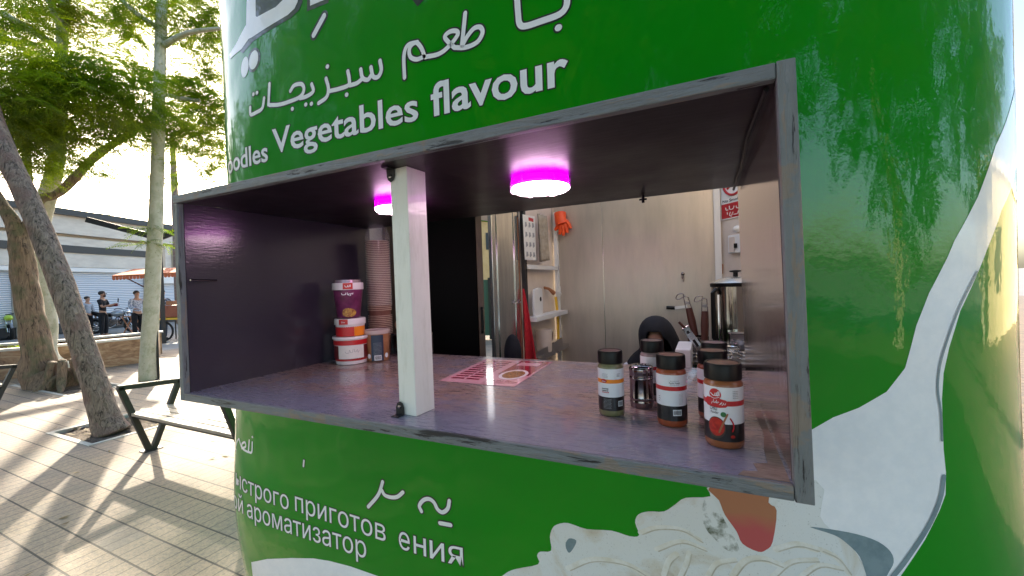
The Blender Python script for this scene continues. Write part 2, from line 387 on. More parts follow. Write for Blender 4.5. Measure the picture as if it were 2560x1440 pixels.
def strip(pts, wd, e=0):
    """flat stroke with round ends along pts (s,z)"""
    P = [np.array(p) for p in pts]; Q = [P[0]]
    for p in P[1:]:
        if np.linalg.norm(p-Q[-1]) > wd*.12: Q.append(p)
    P = Q; n_ = len(P); L = []; Rr = []
    if n_ == 1: P = [P[0], P[0]+[1e-4, 0]]; n_ = 2
    for i in range(n_):
        a = P[max(0, i-1)]; b = P[min(n_-1, i+1)]; t = (b-a)/max(1e-9, np.linalg.norm(b-a)); nn = np.array([-t[1], t[0]])*wd/2; L.append(P[i]+nn); Rr.append(P[i]-nn)
    vs = L+Rr; fs = [(i, i+1, n_+i+1, n_+i) for i in range(n_-1)]
    for end, d in ((0, -1), (n_-1, 1)):
        a = P[end]; b = P[1] if end == 0 else P[n_-2]; t = (a-b)/max(1e-9, np.linalg.norm(a-b)); nn = np.array([-t[1], t[0]]); base = len(vs)
        for k in range(7): th = pi*k/6; vs.append(a+(nn*cos(th)+t*sin(th))*wd/2)
        fs.append(tuple(range(base, base+7)))
    return ([tuple(v) for v in vs], fs, e)
def strokes(name, lst, wd, parent, conv, w_out=.006, black=True, sm=5, mt=None):
    A = []; B = []
    for i, st in enumerate(lst):
        q = [hit(*conv(*p)) for p in (smooth_poly(st, sm) if len(st) > 2 else st)]
        A.append(strip(q, wd, i*.00004)); B.append(strip(q, wd+2*w_out, i*.00003))
    o = decal(name, A, mt or M['letter_white'], parent, .0014)
    if black: decal('lettering_outline', B, M['letter_black'], o, .0008)
    return o
def dots(px, rad, conv):
    return [[px_, (px_[0]+.3, px_[1])] for px_ in px]

def font_mesh(txt, size=1, offset=0):
    c = bpy.data.curves.new('txt', 'FONT'); c.body = txt; c.size = size; c.offset = offset; c.resolution_u = 3
    o = bpy.data.objects.new('txt', c); COL.objects.link(o); bpy.context.view_layer.update()
    me = bpy.data.meshes.new_from_object(o.evaluated_get(bpy.context.evaluated_depsgraph_get()))
    vs = [(v.co.x, v.co.y) for v in me.vertices]; fs = [tuple(p.vertices) for p in me.polygons]
    bpy.data.objects.remove(o); bpy.data.curves.remove(c); bpy.data.meshes.remove(me); return vs, fs
def outline_items(vs, fs, wd):
    """thin strips along the free borders of flat letters"""
    key = [(round(a, 5), round(b, 5)) for a, b in vs]; cnt = {}
    for f in fs:
        for i in range(len(f)):
            a, b = key[f[i]], key[f[(i+1) % len(f)]]
            if a != b: e = (min(a, b), max(a, b)); cnt[e] = cnt.get(e, 0)+1
    out = []; V = []; F_ = []
    for (a, b), c in cnt.items():
        if c != 1: continue
        a = np.array(a); b = np.array(b); t = (b-a)/max(1e-9, np.linalg.norm(b-a)); nn = np.array([-t[1], t[0]])*wd; n0 = len(V)
        V += [tuple(a+nn-t*wd*.4), tuple(b+nn+t*wd*.4), tuple(b+t*wd), tuple(b-nn+t*wd*.4), tuple(a-nn-t*wd*.4), tuple(a-t*wd)]; F_.append(tuple(range(n0, n0+6)))
    return (V, F_, 0)
def text_on_pot(name, txt, pa, pb, height, bold=.012, out=.0035, font_asc=.72, poly=None):
    """baseline from pixel pa to pixel pb, capital height in metres"""
    a = np.array(hit(*pa)); b = np.array(hit(*pb))
    vs, fs = poly or font_mesh(txt, 1, bold); xs = [v[0] for v in vs]; x0, x1 = min(xs), max(xs); sx = (b[0]-a[0])/(x1-x0); sy = height/font_asc
    it = [(a[0]+(u-x0)*sx, a[1]+(b[1]-a[1])*(u-x0)/(x1-x0)+v*sy) for u, v in vs]
    o = decal(name, [(it, fs, 0)], M['letter_white'], kiosk, .0014)
    V, F_, _ = outline_items(it, fs, out); mb = MB(); mb.add([S(u, v, .0008) for u, v in V], F_); mb.build('lettering_outline', M['letter_black'], o, world=True, fixn=False); return o
z4 = lambda x, y: (540+x*.35156, y*.35156)
zB = lambda x, y: (540+x*.30554, 1000+y*.30554)
text_on_pot('latin_lettering', 'oodles', (572, 436), (671, 402), .078, bold=.016)
text_on_pot('latin_lettering', 'Vegetables', (683, 384), (1053, 299), .092, bold=.016)
text_on_pot('latin_lettering', 'flavour', (1083, 291), (1422, 208), .098, bold=.02)
text_on_pot('cyrillic_lettering', 'ыстрого', (588, 1214), (723, 1275), .072, bold=.0, out=.0028)
text_on_pot('cyrillic_lettering', 'приготов', (739, 1276), (966, 1354), .072, bold=.0, out=.0028)
text_on_pot('cyrillic_lettering', 'е', (1003, 1368), (1032, 1378), .074, bold=.0)
_n = [(.08, 0), (.165, 0), (.165, .235), (.42, .235), (.42, 0), (.51, 0), (.51, .54), (.42, .54), (.42, .32), (.165, .32), (.165, .54), (.08, .54)]
text_on_pot('cyrillic_lettering', '', (1042, 1381), (1073, 1390), .074, poly=(_n, [tuple(f) for f in tessellate_polygon([[Vector((a, b, 0)) for a, b in _n]])]))
text_on_pot('cyrillic_lettering', 'и', (1082, 1393), (1116, 1404), .074, bold=.0)
text_on_pot('cyrillic_lettering', 'я', (1124, 1406), (1159, 1416), .074, bold=.0)
text_on_pot('cyrillic_lettering', 'ой', (583, 1266), (609, 1284), .072, bold=.0, out=.0028)
text_on_pot('cyrillic_lettering', 'ароматизатор', (619, 1291), (917, 1396), .074, bold=.0, out=.0028)
strokes('persian_lettering', [
    [(1775, 95), (1765, 200), (1752, 325)],
    [(1755, 325), (1790, 260), (1835, 205), (1880, 195), (1897, 235), (1860, 300), (1780, 338), (1700, 340)],
    [(1700, 340), (1655, 300), (1630, 262), (1665, 228), (1712, 222), (1722, 250), (1670, 320), (1590, 385), (1500, 408)],
    [(1500, 408), (1478, 345), (1440, 305), (1398, 345), (1402, 405), (1445, 425), (1495, 405)],
    [(1450, 303), (1385, 325), (1358, 400), (1362, 555)]], .0135, kiosk, z4, .005)
strokes('persian_lettering', [
    [(1180, 435), (1190, 500), (1165, 548), (1125, 545), (1108, 480)],
    [(1112, 535), (1082, 568), (1045, 555), (1032, 495)],
    [(1045, 560), (1005, 592), (955, 608)], [(940, 508), (950, 560), (945, 606), (880, 632), (812, 648)],
    [(785, 560), (802, 630), (788, 692), (732, 735)],
    [(683, 600), (694, 650), (650, 685), (600, 700)],
    [(532, 648), (560, 608), (612, 600), (628, 640), (600, 690), (520, 725), (450, 745), (385, 748)],
    [(383, 598), (376, 745)], [(345, 700), (332, 770), (290, 800), (250, 815), (246, 765)],
    [(793, 475), (797, 475)], [(930, 675), (934, 675)], [(640, 745), (643, 744)], [(680, 740), (683, 739)], [(545, 775), (548, 775)],
    [(268, 672), (270, 671)], [(293, 662), (296, 661)]], .0145, kiosk, z4, .004)
strokes('persian_lettering', [[(2140, -40), (2150, 100), (2160, 170), (2200, 188), (2320, 150), (2440, 105), (2490, 50), (2500, -30)], [(2432, 200), (2440, 198)]], .017, kiosk, z4, .005)
strokes('persian_lettering', [[(1248, 872), (1330, 775), (1366, 668)], [(1358, 735), (1385, 775), (1440, 792), (1500, 788), (1550, 750)],
    [(1705, 905), (1688, 860), (1720, 815), (1765, 805), (1805, 835), (1832, 890), (1870, 915), (1908, 885), (1920, 822)], [(1850, 1003), (1930, 1020)]], .0125, kiosk, zB, .004)
strokes('persian_lettering', [[(722, 495), (718, 540)]], .008, kiosk, zB, .003)
strokes('persian_lettering', [[(160, 405), (172, 350), (190, 318), (200, 350), (215, 395)], [(215, 395), (245, 380), (240, 345), (215, 360), (225, 400), (265, 425)], [(275, 330), (268, 420)], [(300, 345), (295, 425), (268, 424)], [(300, 302), (302, 302)]], .009, kiosk, zB, black=False, mt=M['white_vinyl'])
# oversized letters cut by the top of the frame
big = decal('giant_lettering', [poly_item([(619, -40), (640, -40), (640, 40), (643, 43), (690, 18), (716, -8), (722, -40), (752, -40), (745, 5), (737, 22), (720, 38), (670, 68), (632, 93), (622, 98), (605, 123), (590, 135), (576, 148), (574, 138), (590, 112), (616, 62)]),
    poly_item([(776, -40), (776, 15), (812, 0), (820, -40)])], M['letter_white'], kiosk, .0014)
decal('lettering_outline', [poly_item([(636, -40), (752, -40), (757, 4), (748, 26), (726, 46), (674, 76), (634, 103), (608, 133), (600, 128), (632, 84)]),
    ], M['letter_black'], big, .0008)
for q_ in ([(768, -40), (768, 29), (822, 7), (826, -40)], [(1020, -20), (1050, 17), (1082, -20)]): decal('lettering_outline', [poly_item(q_)], M['letter_black'], big, .0008)
strokes('giant_lettering', [[(811, 40), (785, 88)]], .020, kiosk, lambda x, y: (x, y), .009)
def ell(cx, cy, a, b, k=0, n_=26): return [(cx+a*cos(2*pi*i/n_)+k*b*sin(2*pi*i/n_), cy-b*sin(2*pi*i/n_)) for i in range(n_)]
b2 = decal('giant_lettering', [poly_item(ell(635, 150, 11, 24, .15)), poly_item(ell(613, 168, 9, 26, .1))], M['letter_white'], kiosk, .0014)
decal('lettering_outline', [poly_item(ell(635, 150, 16, 31, .15))], M['letter_black'], b2, .0008)
# spoon and noodle picture
spoon = decal('spoon_print', [poly_item([(1940, 1130), (1985, 1096), (2030.6, 1073), (2083, 1043), (2147, 1019), (2216, 979), (2262, 920), (2276, 869), (2290, 814), (2322, 732), (2367, 645), (2386, 600), (2444, 491), (2488, 364.5), (2527, 262), (2562, 185), (2566, 311), (2540, 413), (2503, 525), (2466, 625), (2457, 649), (2399.6, 777.5), (2372, 869), (2358, 933), (2354, 997.5), (2358, 1121), (2364, 1181), (2363, 1236), (2348.6, 1275), (2312.5, 1347.5), (2250.6, 1440), (2150, 1560), (2000, 1680), (1900, 1700), (1900, 1300)])], M['white_vinyl'], kiosk, .0007)
nood = decal('noodle_print', [poly_item([(1289, 1422), (1345.7, 1410), (1343, 1389), (1351, 1378.5), (1378, 1376), (1375, 1342), (1382, 1319), (1395, 1310), (1420.5, 1307), (1467, 1322), (1529, 1326), (1575, 1340), (1598, 1337), (1588, 1306), (1596, 1285.6), (1621.6, 1278), (1660, 1278), (1688.6, 1260), (1714, 1244), (1776, 1240), (1786, 1210), (2040, 1200), (2050, 1290), (2085.6, 1330), (2125, 1362), (2150, 1400), (2172, 1440), (2150, 1540), (2040, 1680), (1880, 1790), (1600, 1850), (1330, 1800), (1190, 1680), (1160, 1560), (1210, 1480), (1260, 1436)], 3)], M['noodle_print'], kiosk, .0011)
strands = [[(1660, 1436), (1672, 1402), (1690, 1385)], [(1700, 1440), (1716, 1405), (1722, 1380)], [(1768, 1440), (1790, 1408), (1836, 1398)], [(1830, 1440), (1862, 1402), (1905, 1396), (1950, 1412)], [(1930, 1440), (1975, 1404), (2040, 1398)], [(2000, 1440), (2045, 1412), (2100, 1420)],
    [(1420, 1420), (1480, 1398), (1560, 1408), (1620, 1440)], [(1600, 1330), (1640, 1318), (1700, 1322), (1750, 1350)], [(1640, 1372), (1700, 1352), (1760, 1372)], [(1940, 1372), (1990, 1360), (2040, 1372)], [(2050, 1372), (2090, 1392), (2120, 1430)]]
decal('noodle_strand_print', [strip([hit(*p) for p in smooth_poly(st, 5)], .010 if k % 3 else .014, k*.00003) for k, st in enumerate(strands)], vinyl('cream_strand', (.74, .72, .62, 1), (.86, .87, .84, 1), 24), nood, .0014)
decal('noodle_shade_print', [strip([hit(p[0]+7, p[1]+5) for p in smooth_poly(st, 5)], .0028, k*.00002) for k, st in enumerate(strands)], vinyl('strand_shade', (.50, .47, .38, 1), (.66, .64, .56, 1), 30), nood, .0021)
decal('meat_print', [poly_item([(1775, 1215), (1797, 1249.5), (1812, 1286), (1841, 1327), (1856, 1358), (1895, 1378), (1915, 1373), (1931, 1353), (1941, 1275), (1920.6, 1255), (1915, 1205)], 3)], M['meat_print'], nood, .0019)
decal('herb_print', [poly_item([(1760, 1250), (1778, 1242), (1800, 1280), (1822, 1320), (1848, 1372), (1820, 1376), (1790, 1350), (1764, 1320), (1756, 1285)], 3)], M['herb_print'], nood, .0015)
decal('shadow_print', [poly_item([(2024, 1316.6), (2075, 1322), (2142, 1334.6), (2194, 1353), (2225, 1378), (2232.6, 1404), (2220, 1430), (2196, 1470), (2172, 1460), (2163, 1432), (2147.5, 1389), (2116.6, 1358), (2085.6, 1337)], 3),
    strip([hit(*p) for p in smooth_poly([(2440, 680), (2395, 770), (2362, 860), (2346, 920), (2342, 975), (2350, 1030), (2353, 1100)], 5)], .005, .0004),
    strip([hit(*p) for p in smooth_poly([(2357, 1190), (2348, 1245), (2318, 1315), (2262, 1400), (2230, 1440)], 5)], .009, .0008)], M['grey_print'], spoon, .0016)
decal('leaf_hole_print', [poly_item([(1415, 1356), (1424, 1345), (1441, 1350), (1436, 1366), (1424, 1381), (1416, 1370)], 3)], M['grey_print'], nood, .0019)
decal('white_print_band', [poly_item([(628.6, 1405), (668, 1397), (729, 1394.7), (784, 1395.6), (824, 1402), (876, 1415.5), (946, 1440), (1060, 1510), (1190, 1640), (1260, 1800), (900, 1800), (700, 1640), (646, 1530)])], M['white_vinyl'], kiosk, .0007)

# --- serving hatch box
hatch = kiosk
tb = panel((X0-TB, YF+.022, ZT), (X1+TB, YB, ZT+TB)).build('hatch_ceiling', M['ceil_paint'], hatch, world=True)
cb = MB().bb((X0, YF+.012, ZC-TB), (X1, YB, ZC)); cb.v = [bx(*v) for v in cb.v]
ct = cb.build('counter', M['counter'], kiosk, world=True)
# recentre the counter mesh so that its object coordinates measure from the board's middle
cc = Vector(((X0+X1)/2, (YF+YB)/2, ZC)); me = ct.data; dlt = cc-Vector(kiosk.location)
for v_ in me.vertices: v_.co -= dlt
ct.location = dlt
panel((X0-TB, YF+.022, ZC-TB), (X0, YB, ZT-.001)).build('hatch_side', M['side_paint'], hatch, world=True)
panel((X1+.002, YF+.022, ZC-TB), (X1+TB, YB, ZT-.001)).build('hatch_side', M['ply_z'], hatch, world=True)
panel((X1, YF+.03, ZC+.0005), (X1+.0015, YB, ZT-.002)).build('steel_lining', M['side_steel'], hatch, world=True)
panel((X0-TB-.001, YF, ZT-.002), (X1-.001, YF+.0215, ZT+TB+.001)).build('front_edging', M['ply_x'], hatch, world=True, bevel=.002)
panel((X0, YF, ZC-TB-.001), (X1-.001, YF+.0115, ZC+.0008)).build('front_edging', M['ply_x'], hatch, world=True, bevel=.002)
panel((X0-TB-.001, YF, ZC-TB-.001), (X0-.001, YF+.0215, ZT-.004)).build('front_edging', M['ply_z'], hatch, world=True, bevel=.002)
panel((X1, YF-.001, ZC-TB-.002), (X1+TB+.003, YF+.0215, ZT+TB+.002)).build('front_edging', M['ply_z'], hatch, world=True, bevel=.002)
# chipped corner where bare wood shows
mb = MB(); rnd = random.Random(4)
pts = [(X1-.004, YF+.014), (X1-.085, YF+.014), (X1-.075, YF+.035), (X1-.05, YF+.04), (X1-.055, YF+.075), (X1-.03, YF+.085), (X1-.028, YF+.16), (X1-.018, YF+.25), (X1-.022, YF+.42), (X1-.004, YF+.44)]
mb.prism(pts, ZC+.0004, ZC+.0012, lambda u, v, w_: bx(u, v, w_)); mb.build('bare_wood_patch', noisy('bare_wood', (.2, .13, .09, 1), (.33, .24, .18, 1), 30, .7, .3, st=(1, 6, 1)), kiosk, world=True)
mb = MB()   # cord glued along the right ceiling corner
mb.tube([bx(X1-.012, YF+.03, ZT-.006), bx(X1-.02, YF+.3, ZT-.012), bx(X1-.012, YF+.6, ZT-.007), bx(X1-.014, YB-.01, ZT-.012)], .0045, 6); mb.build('cord', M['black'], kiosk, world=True)
mb = MB(); mb.tube([bx(X0+.03, YF+.02, 1.55), bx(X0+.012, YF+.12, 1.548)], .004, 6); mb.build('hook_latch', M['dark_steel'], kiosk, world=True)
mb = MB(); p = bx(-.22, YB-.04, ZT); mb.tube([p, p-Vector((0, 0, .03))], .006, 8); mb.tube([p-Vector((0.015, 0, .016)), p-Vector((-.015, 0, .016))], .004, 6); mb.build('hook', M['black'], kiosk, world=True)
mb = MB(); mb.tube([bx(X0+.12, YB-.01, ZT-.005), bx(X0+.13, YB-.02, ZT-.06), bx(X0+.17, YB-.03, ZT-.2)], .003, 6); mb.build('wire', M['black'], kiosk, world=True)
# white post
pc = Vector((-.785, .967, 0)); mb = MB()
mb.box((pc.x+.002, pc.y, (ZC+ZT)/2), (.064, .080, ZT-ZC), Matrix.Rotation(radians(-4), 3, 'Z')); mb.v = [bx(*v) for v in mb.v]
post = mb.build('post', M['post_white'], kiosk, world=True, bevel=.002)
for zb, sg in ((ZC, 1), (ZT, -1)):
    mb = MB(); c0 = bx(pc.x-.024, pc.y-.0435, zb)
    mb.prism([(-.014, 0), (.014, 0), (.014, .022), (.009, .034), (0, .039), (-.009, .034), (-.014, .022)], 0, -.0025, lambda u, v, w_: c0+Vector((u, w_, v*sg)))
    mb.prism([(-.014, 0), (.014, 0), (.012, -.026), (-.012, -.026)], .0005*sg, .0028*sg, lambda u, v, w_: c0+Vector((u, v, w_)))
    mb.build('bracket', M['black_metal'], post, world=True)
    mb = MB(); mb.lathe([(.006, 0), (.005, .003), (.0001, .004)], c0+Vector((0, -.003, .024*sg)), 10, M=Matrix.Rotation(radians(90), 3, 'X')); mb.build('bolt', M['dark_steel'], post, world=True)

# --- inside of the kiosk
ZR = 2.75
def wall(a, b, z0, z1, t, mt, name, parent=kiosk):
    a = Vector((*a, 0)); b = Vector((*b, 0)); d = (b-a).normalized(); nn = Vector((-d.y, d.x, 0))*t; mb = MB()
    vs = [a+Vector((0, 0, z0)), b+Vector((0, 0, z0)), b+Vector((0, 0, z1)), a+Vector((0, 0, z1))]; vs += [v+nn for v in vs]
    mb.add(vs, [(0, 1, 2, 3), (7, 6, 5, 4), (0, 4, 5, 1), (1, 5, 6, 2), (2, 6, 7, 3), (3, 7, 4, 0)]); return mb.build(name, mt, parent, world=True)
YI = 3.45
def xw(px, Y, y=600): r = ray(px, y); return r[0]*Y/r[1]
xa, xm, xb = xw(1392, YI), xw(1506, YI), xw(1786, YI)
wall((xa-.02, YI), (xm-.002, YI), 0, ZR, .02, M['wall_steel'], 'steel_panel')
wall((xm+.002, YI), (xb, YI), 0, ZR, .02, M['wall_steel'], 'steel_panel')
mb = MB(); mb.bb((xm-.003, YI+.004, 0), (xm+.003, YI+.012, ZR)); mb.build('seam', M['chrome'], kiosk, world=True)
mb = MB(); mb.bb((xb, YI-.03, 0), (xb+.045, YI+.02, ZR)); mb.build('corner_strip', M['white'], kiosk, world=True, bevel=.003)
wd = Vector((.65, -.76, 0)); wa = Vector((xb+.045, YI, 0)); we = wa+wd*.74
wall(wa[:2], (we.x, we.y), 0, ZR, .02, M['cream_wall'], 'cream_panel')
mb = MB(); mb.prism([(OL[i][0]*.97+XC*.03, OL[i][1]*.97+.03*(FY+1.4)) for i in range(0, len(OL), 25)], .04, .06, lambda u, v, w_: Vector((u, v, w_))); mb.build('inner_floor', noisy('inner_floor', (.09, .085, .08, 1), (.13, .12, .11, 1), 5, .5), kiosk, world=True)
wall((X1+.04, YB+.01), (.6, 2.4), 0, ZR, .02, M['cream_wall'], 'cream_panel')
wall((-1.22, YI), (-1.22, 2.70), 0, ZR, -.02, M['cream_wall'], 'cream_panel')
wall((-1.22, YI+.01), (xa-.02, YI+.01), 0, ZR, .02, M['cream_wall'], 'cream_panel')
# open steel door leaf
dA, dB = Vector((ray(1231, 640)[0]/ray(1231, 640)[1]*2.33, 2.33, 0)), Vector((-1.19, 2.665, 0)); dd = (dB-dA).normalized(); dn = Vector((dd.y, -dd.x, 0)); dz1 = 2.06
def dpt(u, z, o_=0): return dA+dd*u+dn*o_+Vector((0, 0, z))
L_ = (dB-dA).length
mb = MB(); fn = lambda u, v, w_: dpt(u, v, w_)
mb.prism([(0, .1), (L_, .1), (L_, dz1), (0, dz1)], 0, -.03, fn); door = mb.build('door', M['door_steel'], kiosk, world=True, bevel=.003)
mb = MB()
for a, b in (((.05, .2), (.056, dz1-.06)), ((L_-.08, .2), (L_-.074, dz1-.06)), ((.05, dz1-.066), (L_-.074, dz1-.06))): mb.prism([a, (b[0], a[1]), b, (a[0], b[1])], .001, .006, fn)
mb.build('inset_frame', M['chrome'], door, world=True)
mb = MB(); mb.prism([(L_-.022, .2), (L_-.016, .2), (L_-.016, dz1-.1), (L_-.022, dz1-.1)], .001, .003, fn); mb.build('ruler_strip', M['spoon_wood'], door, world=True)
for u in (L_-.10, L_-.04):
    mb = MB(); mb.tube([dpt(u+.012*cos(a_), 1.365+.012*sin(a_), .008) for a_ in np.linspace(0, 2*pi, 13)[:-1]], .0025, 6, closed=True); mb.build('ring_pull', M['chrome'], door, world=True)
# vertical ray placement helpers
def aty(x, y, Y):
    r = ray(x, y); return Vector((r[0]*Y/r[1], Y, CAMH+r[2]*Y/r[1]))

# ------------------------------------------------------------------ lamps in the hatch ceiling
M['lamp_white'] = mat('lamp_diffuser', (.9, .8, .9, 1), .4, emit=(1, .68, .82), es=7)
M['lamp_pink'] = mat('lamp_pink_ring', (.6, .02, .6, 1), .4, emit=(.75, .0, .85), es=2.2)
def lamp(x, y, label):
    b = bx(x, y, ZT); t = empty('ceiling_lamp', b, label, 'lamp', 'round caged lamps under the hatch ceiling')
    mb = MB(); mb.lathe([(.103, -.001), (.105, -.030)], n=40); mb.build('pink_housing', M['lamp_pink'], t, smooth=True, fixn=True)
    mb = MB(); mb.lathe([(.1045, -.0302), (.1035, -.037), (.098, -.0425), (.05, -.0455), (.0001, -.046)], n=40); mb.build('diffuser', M['lamp_white'], t, smooth=True)
    mb = MB(); rr = .1085
    mb.tube([(rr*cos(a), rr*sin(a), -.024) for a in np.linspace(0, 2*pi, 41)[:-1]], .0018, 6, closed=True)
    mb.tube([(.045*cos(a), .045*sin(a), -.0525) for a in np.linspace(0, 2*pi, 25)[:-1]], .0014, 6, closed=True)
    for k in range(6):
        a = k*pi/3+.3; mb.tube([(rr*cos(a), rr*sin(a), -.002), (rr*cos(a), rr*sin(a), -.039), (.1*cos(a), .1*sin(a), -.0475), (.045*cos(a), .045*sin(a), -.0525)], .0014, 6)
    mb.build('wire_guard', M['dark_steel'], t, smooth=True); t.scale = (.92, .92, .95)
lamp(-.485, 1.275, 'round glowing pink and white lamp, in plain view right of the white post')
lamp(-1.10, 1.30, 'round glowing pink and white lamp half hidden behind the white post')

# ------------------------------------------------------------------ spice jars on the counter
def label_patch(name, r, a0, a1, z0, z1, mt, parent, n=14):
    mb = MB(); vs = []; 
    for i in range(n+1):
        a = a0+(a1-a0)*i/n; vs += [(r*cos(a), r*sin(a), z0), (r*cos(a), r*sin(a), z1)]
    mb.add(vs, [(2*i, 2*i+2, 2*i+3, 2*i+1) for i in range(n)]); return mb.build(name, mt, parent, smooth=True, fixn=False)
def wrap_text(name, txt, r, ac, zc, h, mt, parent, wmax=None, off=.004):
    vs, fs = font_mesh(txt, 1, off); xs = [v[0] for v in vs]; x0, x1 = min(xs), max(xs); s_ = h/.72
    if wmax and (x1-x0)*s_ > wmax: sx = wmax/(x1-x0)
    else: sx = s_
    mb = MB(); mb.add([(r*cos(ac+((u-(x0+x1)/2)*sx)/r), r*sin(ac+((u-(x0+x1)/2)*sx)/r), zc+v*s_) for u, v in vs], fs); return mb.build(name, mt, parent, fixn=False)
def wrap_poly(name, pts, r, ac, mt, parent):
    vs = smooth_poly(pts, 3, True); t = tessellate_polygon([[Vector((a, b, 0)) for a, b in vs]])
    v2, f2 = fine([tuple(v) for v in vs], [tuple(f) for f in t], .004)
    mb = MB(); mb.add([(r*cos(ac+u/r), r*sin(ac+u/r), v) for u, v in v2], f2); return mb.build(name, mt, parent, fixn=False)
jar_plastic = mat('clear_jar_tint', (.55, .5, .55, 1), .12, 0, .5)
def jar(x, y, label, band, fill, rot, r=.0365, H=.175, faces=(), lid_col=(.1, .02, .03, 1), top=None):
    """rot: direction (angle) of the side turned to the viewer"""
    t = empty('spice_jar', (x, y, ZC+.001), label, 'spice jar', 'spice jars on the counter')
    pw = noisy('spice_powder', fill, tuple(c*1.25 for c in fill[:3])+(1,), 60, .35, .05, coat=.6)
    mb = MB(); mb.lathe([(r*.9, 0), (r*.985, .004), (r, .012), (r, H*.74), (r*.97, H*.77), (r*.86, H*.80), (r*.86, H*.82)], n=36); mb.build('jar_body', pw, t, smooth=True)
    mb = MB(); rl = r*.97; mb.lathe([(rl*.96, H*.805), (rl, H*.812), (rl, H*.975), (rl*.95, H), (rl*.84, H), (rl*.82, H*.992), (.0001, H*.992)], n=36); mb.build('lid', M['black'], t, smooth=True)
    mb = MB(); mb.lathe([(rl*.8, H*.9925), (rl*.8, H*.996), (.0001, H*.996)], n=30); mb.build('lid_disc', noisy('lid_print', tuple(c*.45 for c in lid_col[:3])+(1,), lid_col, 60, .3, 0), t, smooth=True)
    R1 = r+.0004; hw = H*.735; z1 = H*.09
    label_patch('white_label', R1, 0, 2*pi, H*.30, hw, M['paper_gloss'], t, 40); label_patch('black_label', R1, 0, 2*pi, z1, H*.30, M['black_gloss'], t, 40)
    label_patch('colour_band', R1+.0003, 0, 2*pi, H*.515, H*.575, band, t, 40)
    for f_ in faces: f_(t, R1+.0006, rot, H)
    return t
M['paper_gloss'] = mat('glossy_label', (.76, .79, .83, 1), .3, 0, .5); M['black_gloss'] = mat('glossy_black_label', (.008, .008, .008, 1), .3, 0, .5)
M['red_gloss'] = mat('glossy_red_label', (.5, .012, .018, 1), .3, 0, .4); M['orange_gloss'] = mat('glossy_orange_label', (.85, .25, .01, 1), .3, 0, .4)
M['green_gloss'] = mat('glossy_green_seal', (.03, .16, .05, 1), .4); M['grey_ink'] = mat('grey_ink', (.3, .31, .33, 1), .5)
def barcode(da, zc=.2, h=.07, wd_=.019):
    def f(t, R, a, H):
        label_patch('barcode_label', R, a+da-wd_/2/R, a+da+wd_/2/R, H*(zc-h/2), H*(zc+h/2), M['paper_gloss'], t, 4)
        mb = MB(); rn = random.Random(3); u = -wd_*.42
        while u < wd_*.42:
            q = rn.uniform(.0004, .0011); p0 = [((R+.0003)*cos(a+da+x_/R), (R+.0003)*sin(a+da+x_/R), H*(zc+s_*h*.36)) for x_ in (u, u+q) for s_ in (-1, 1)]
            mb.add(p0, [(0, 2, 3, 1)]); u += q+rn.uniform(.0004, .0009)
        mb.build('barcode', M['text_dark'], t, fixn=False)
    return f
def smalltext(da, zc, lines, wd_=.014, mt='text_dark', step=.018, h=.007):
    def f(t, R, a, H):
        mb = MB(); rn = random.Random(int(zc*1000))
        for k in range(lines):
            x_ = -wd_/2; z = H*(zc-k*step)
            while x_ < wd_/2-.001:
                q = rn.uniform(.0012, .0034); q = min(q, wd_/2-x_)
                p0 = [(R*cos(a+da+xx/R), R*sin(a+da+xx/R), z+s_*H*h/2) for xx in (x_, x_+q) for s_ in (-1, 1)]
                mb.add(p0, [(0, 2, 3, 1)]); x_ += q+.0007
        mb.build('small_print', M[mt], t, fixn=False)
    return f
va = lambda x, y: math.atan2(-y, -x)     # angle from a counter spot towards the viewer
p_ = (-.243, 1.129)
def j1f(t, R, a, H):
    wrap_poly('oval_badge', ell(0, 0, .0085, .0055), R, a-.55, M['red_gloss'], t)
    for o_ in t.children:
        if o_.name.startswith('oval_badge'): o_.location.z = H*.55
    wrap_text('badge_text', 'Elite', R+.0004, a-.55, H*.533, .0045, M['paper_gloss'], t)
jar(*p_, 'slim spice jar of pale green powder with an orange band, leftmost of the jars', M['orange_gloss'], (.16, .15, .07, 1), va(*p_), r=.0345, H=.174,
    faces=(j1f, barcode(.75, .2, .085, .016), smalltext(-.45, .66, 4, .016, 'grey_ink'), smalltext(.6, .66, 3, .010, 'text_dark'), smalltext(-.45, .43, 2, .020, 'text_dark', .03, .016), smalltext(-.45, .375, 1, .020, 'red_gloss', .03, .014), smalltext(-.3, .27, 8, .022, 'grey_ink', .02, .006)))
p_ = (-.085, 1.101)
def j2f(t, R, a, H):
    wrap_text('label_text', 'Paprika Powder', R, a+.22, H*.615, .0042, M['text_dark'], t, .026)
jar(*p_, 'spice jar of red orange powder with a red band, labelled Paprika Powder', M['red_gloss'], (.27, .055, .014, 1), va(*p_), r=.036,
    faces=(j2f, barcode(.35, .21, .085, .021), smalltext(.22, .655, 1, .022, 'grey_ink'), smalltext(.22, .6, 1, .024, 'grey_ink'), smalltext(.62, .47, 9, .012, 'grey_ink', .018, .004), smalltext(-.85, .42, 3, .006, 'text_dark', .03)), lid_col=(.16, .02, .02, 1))
p_ = (.029, 1.006)
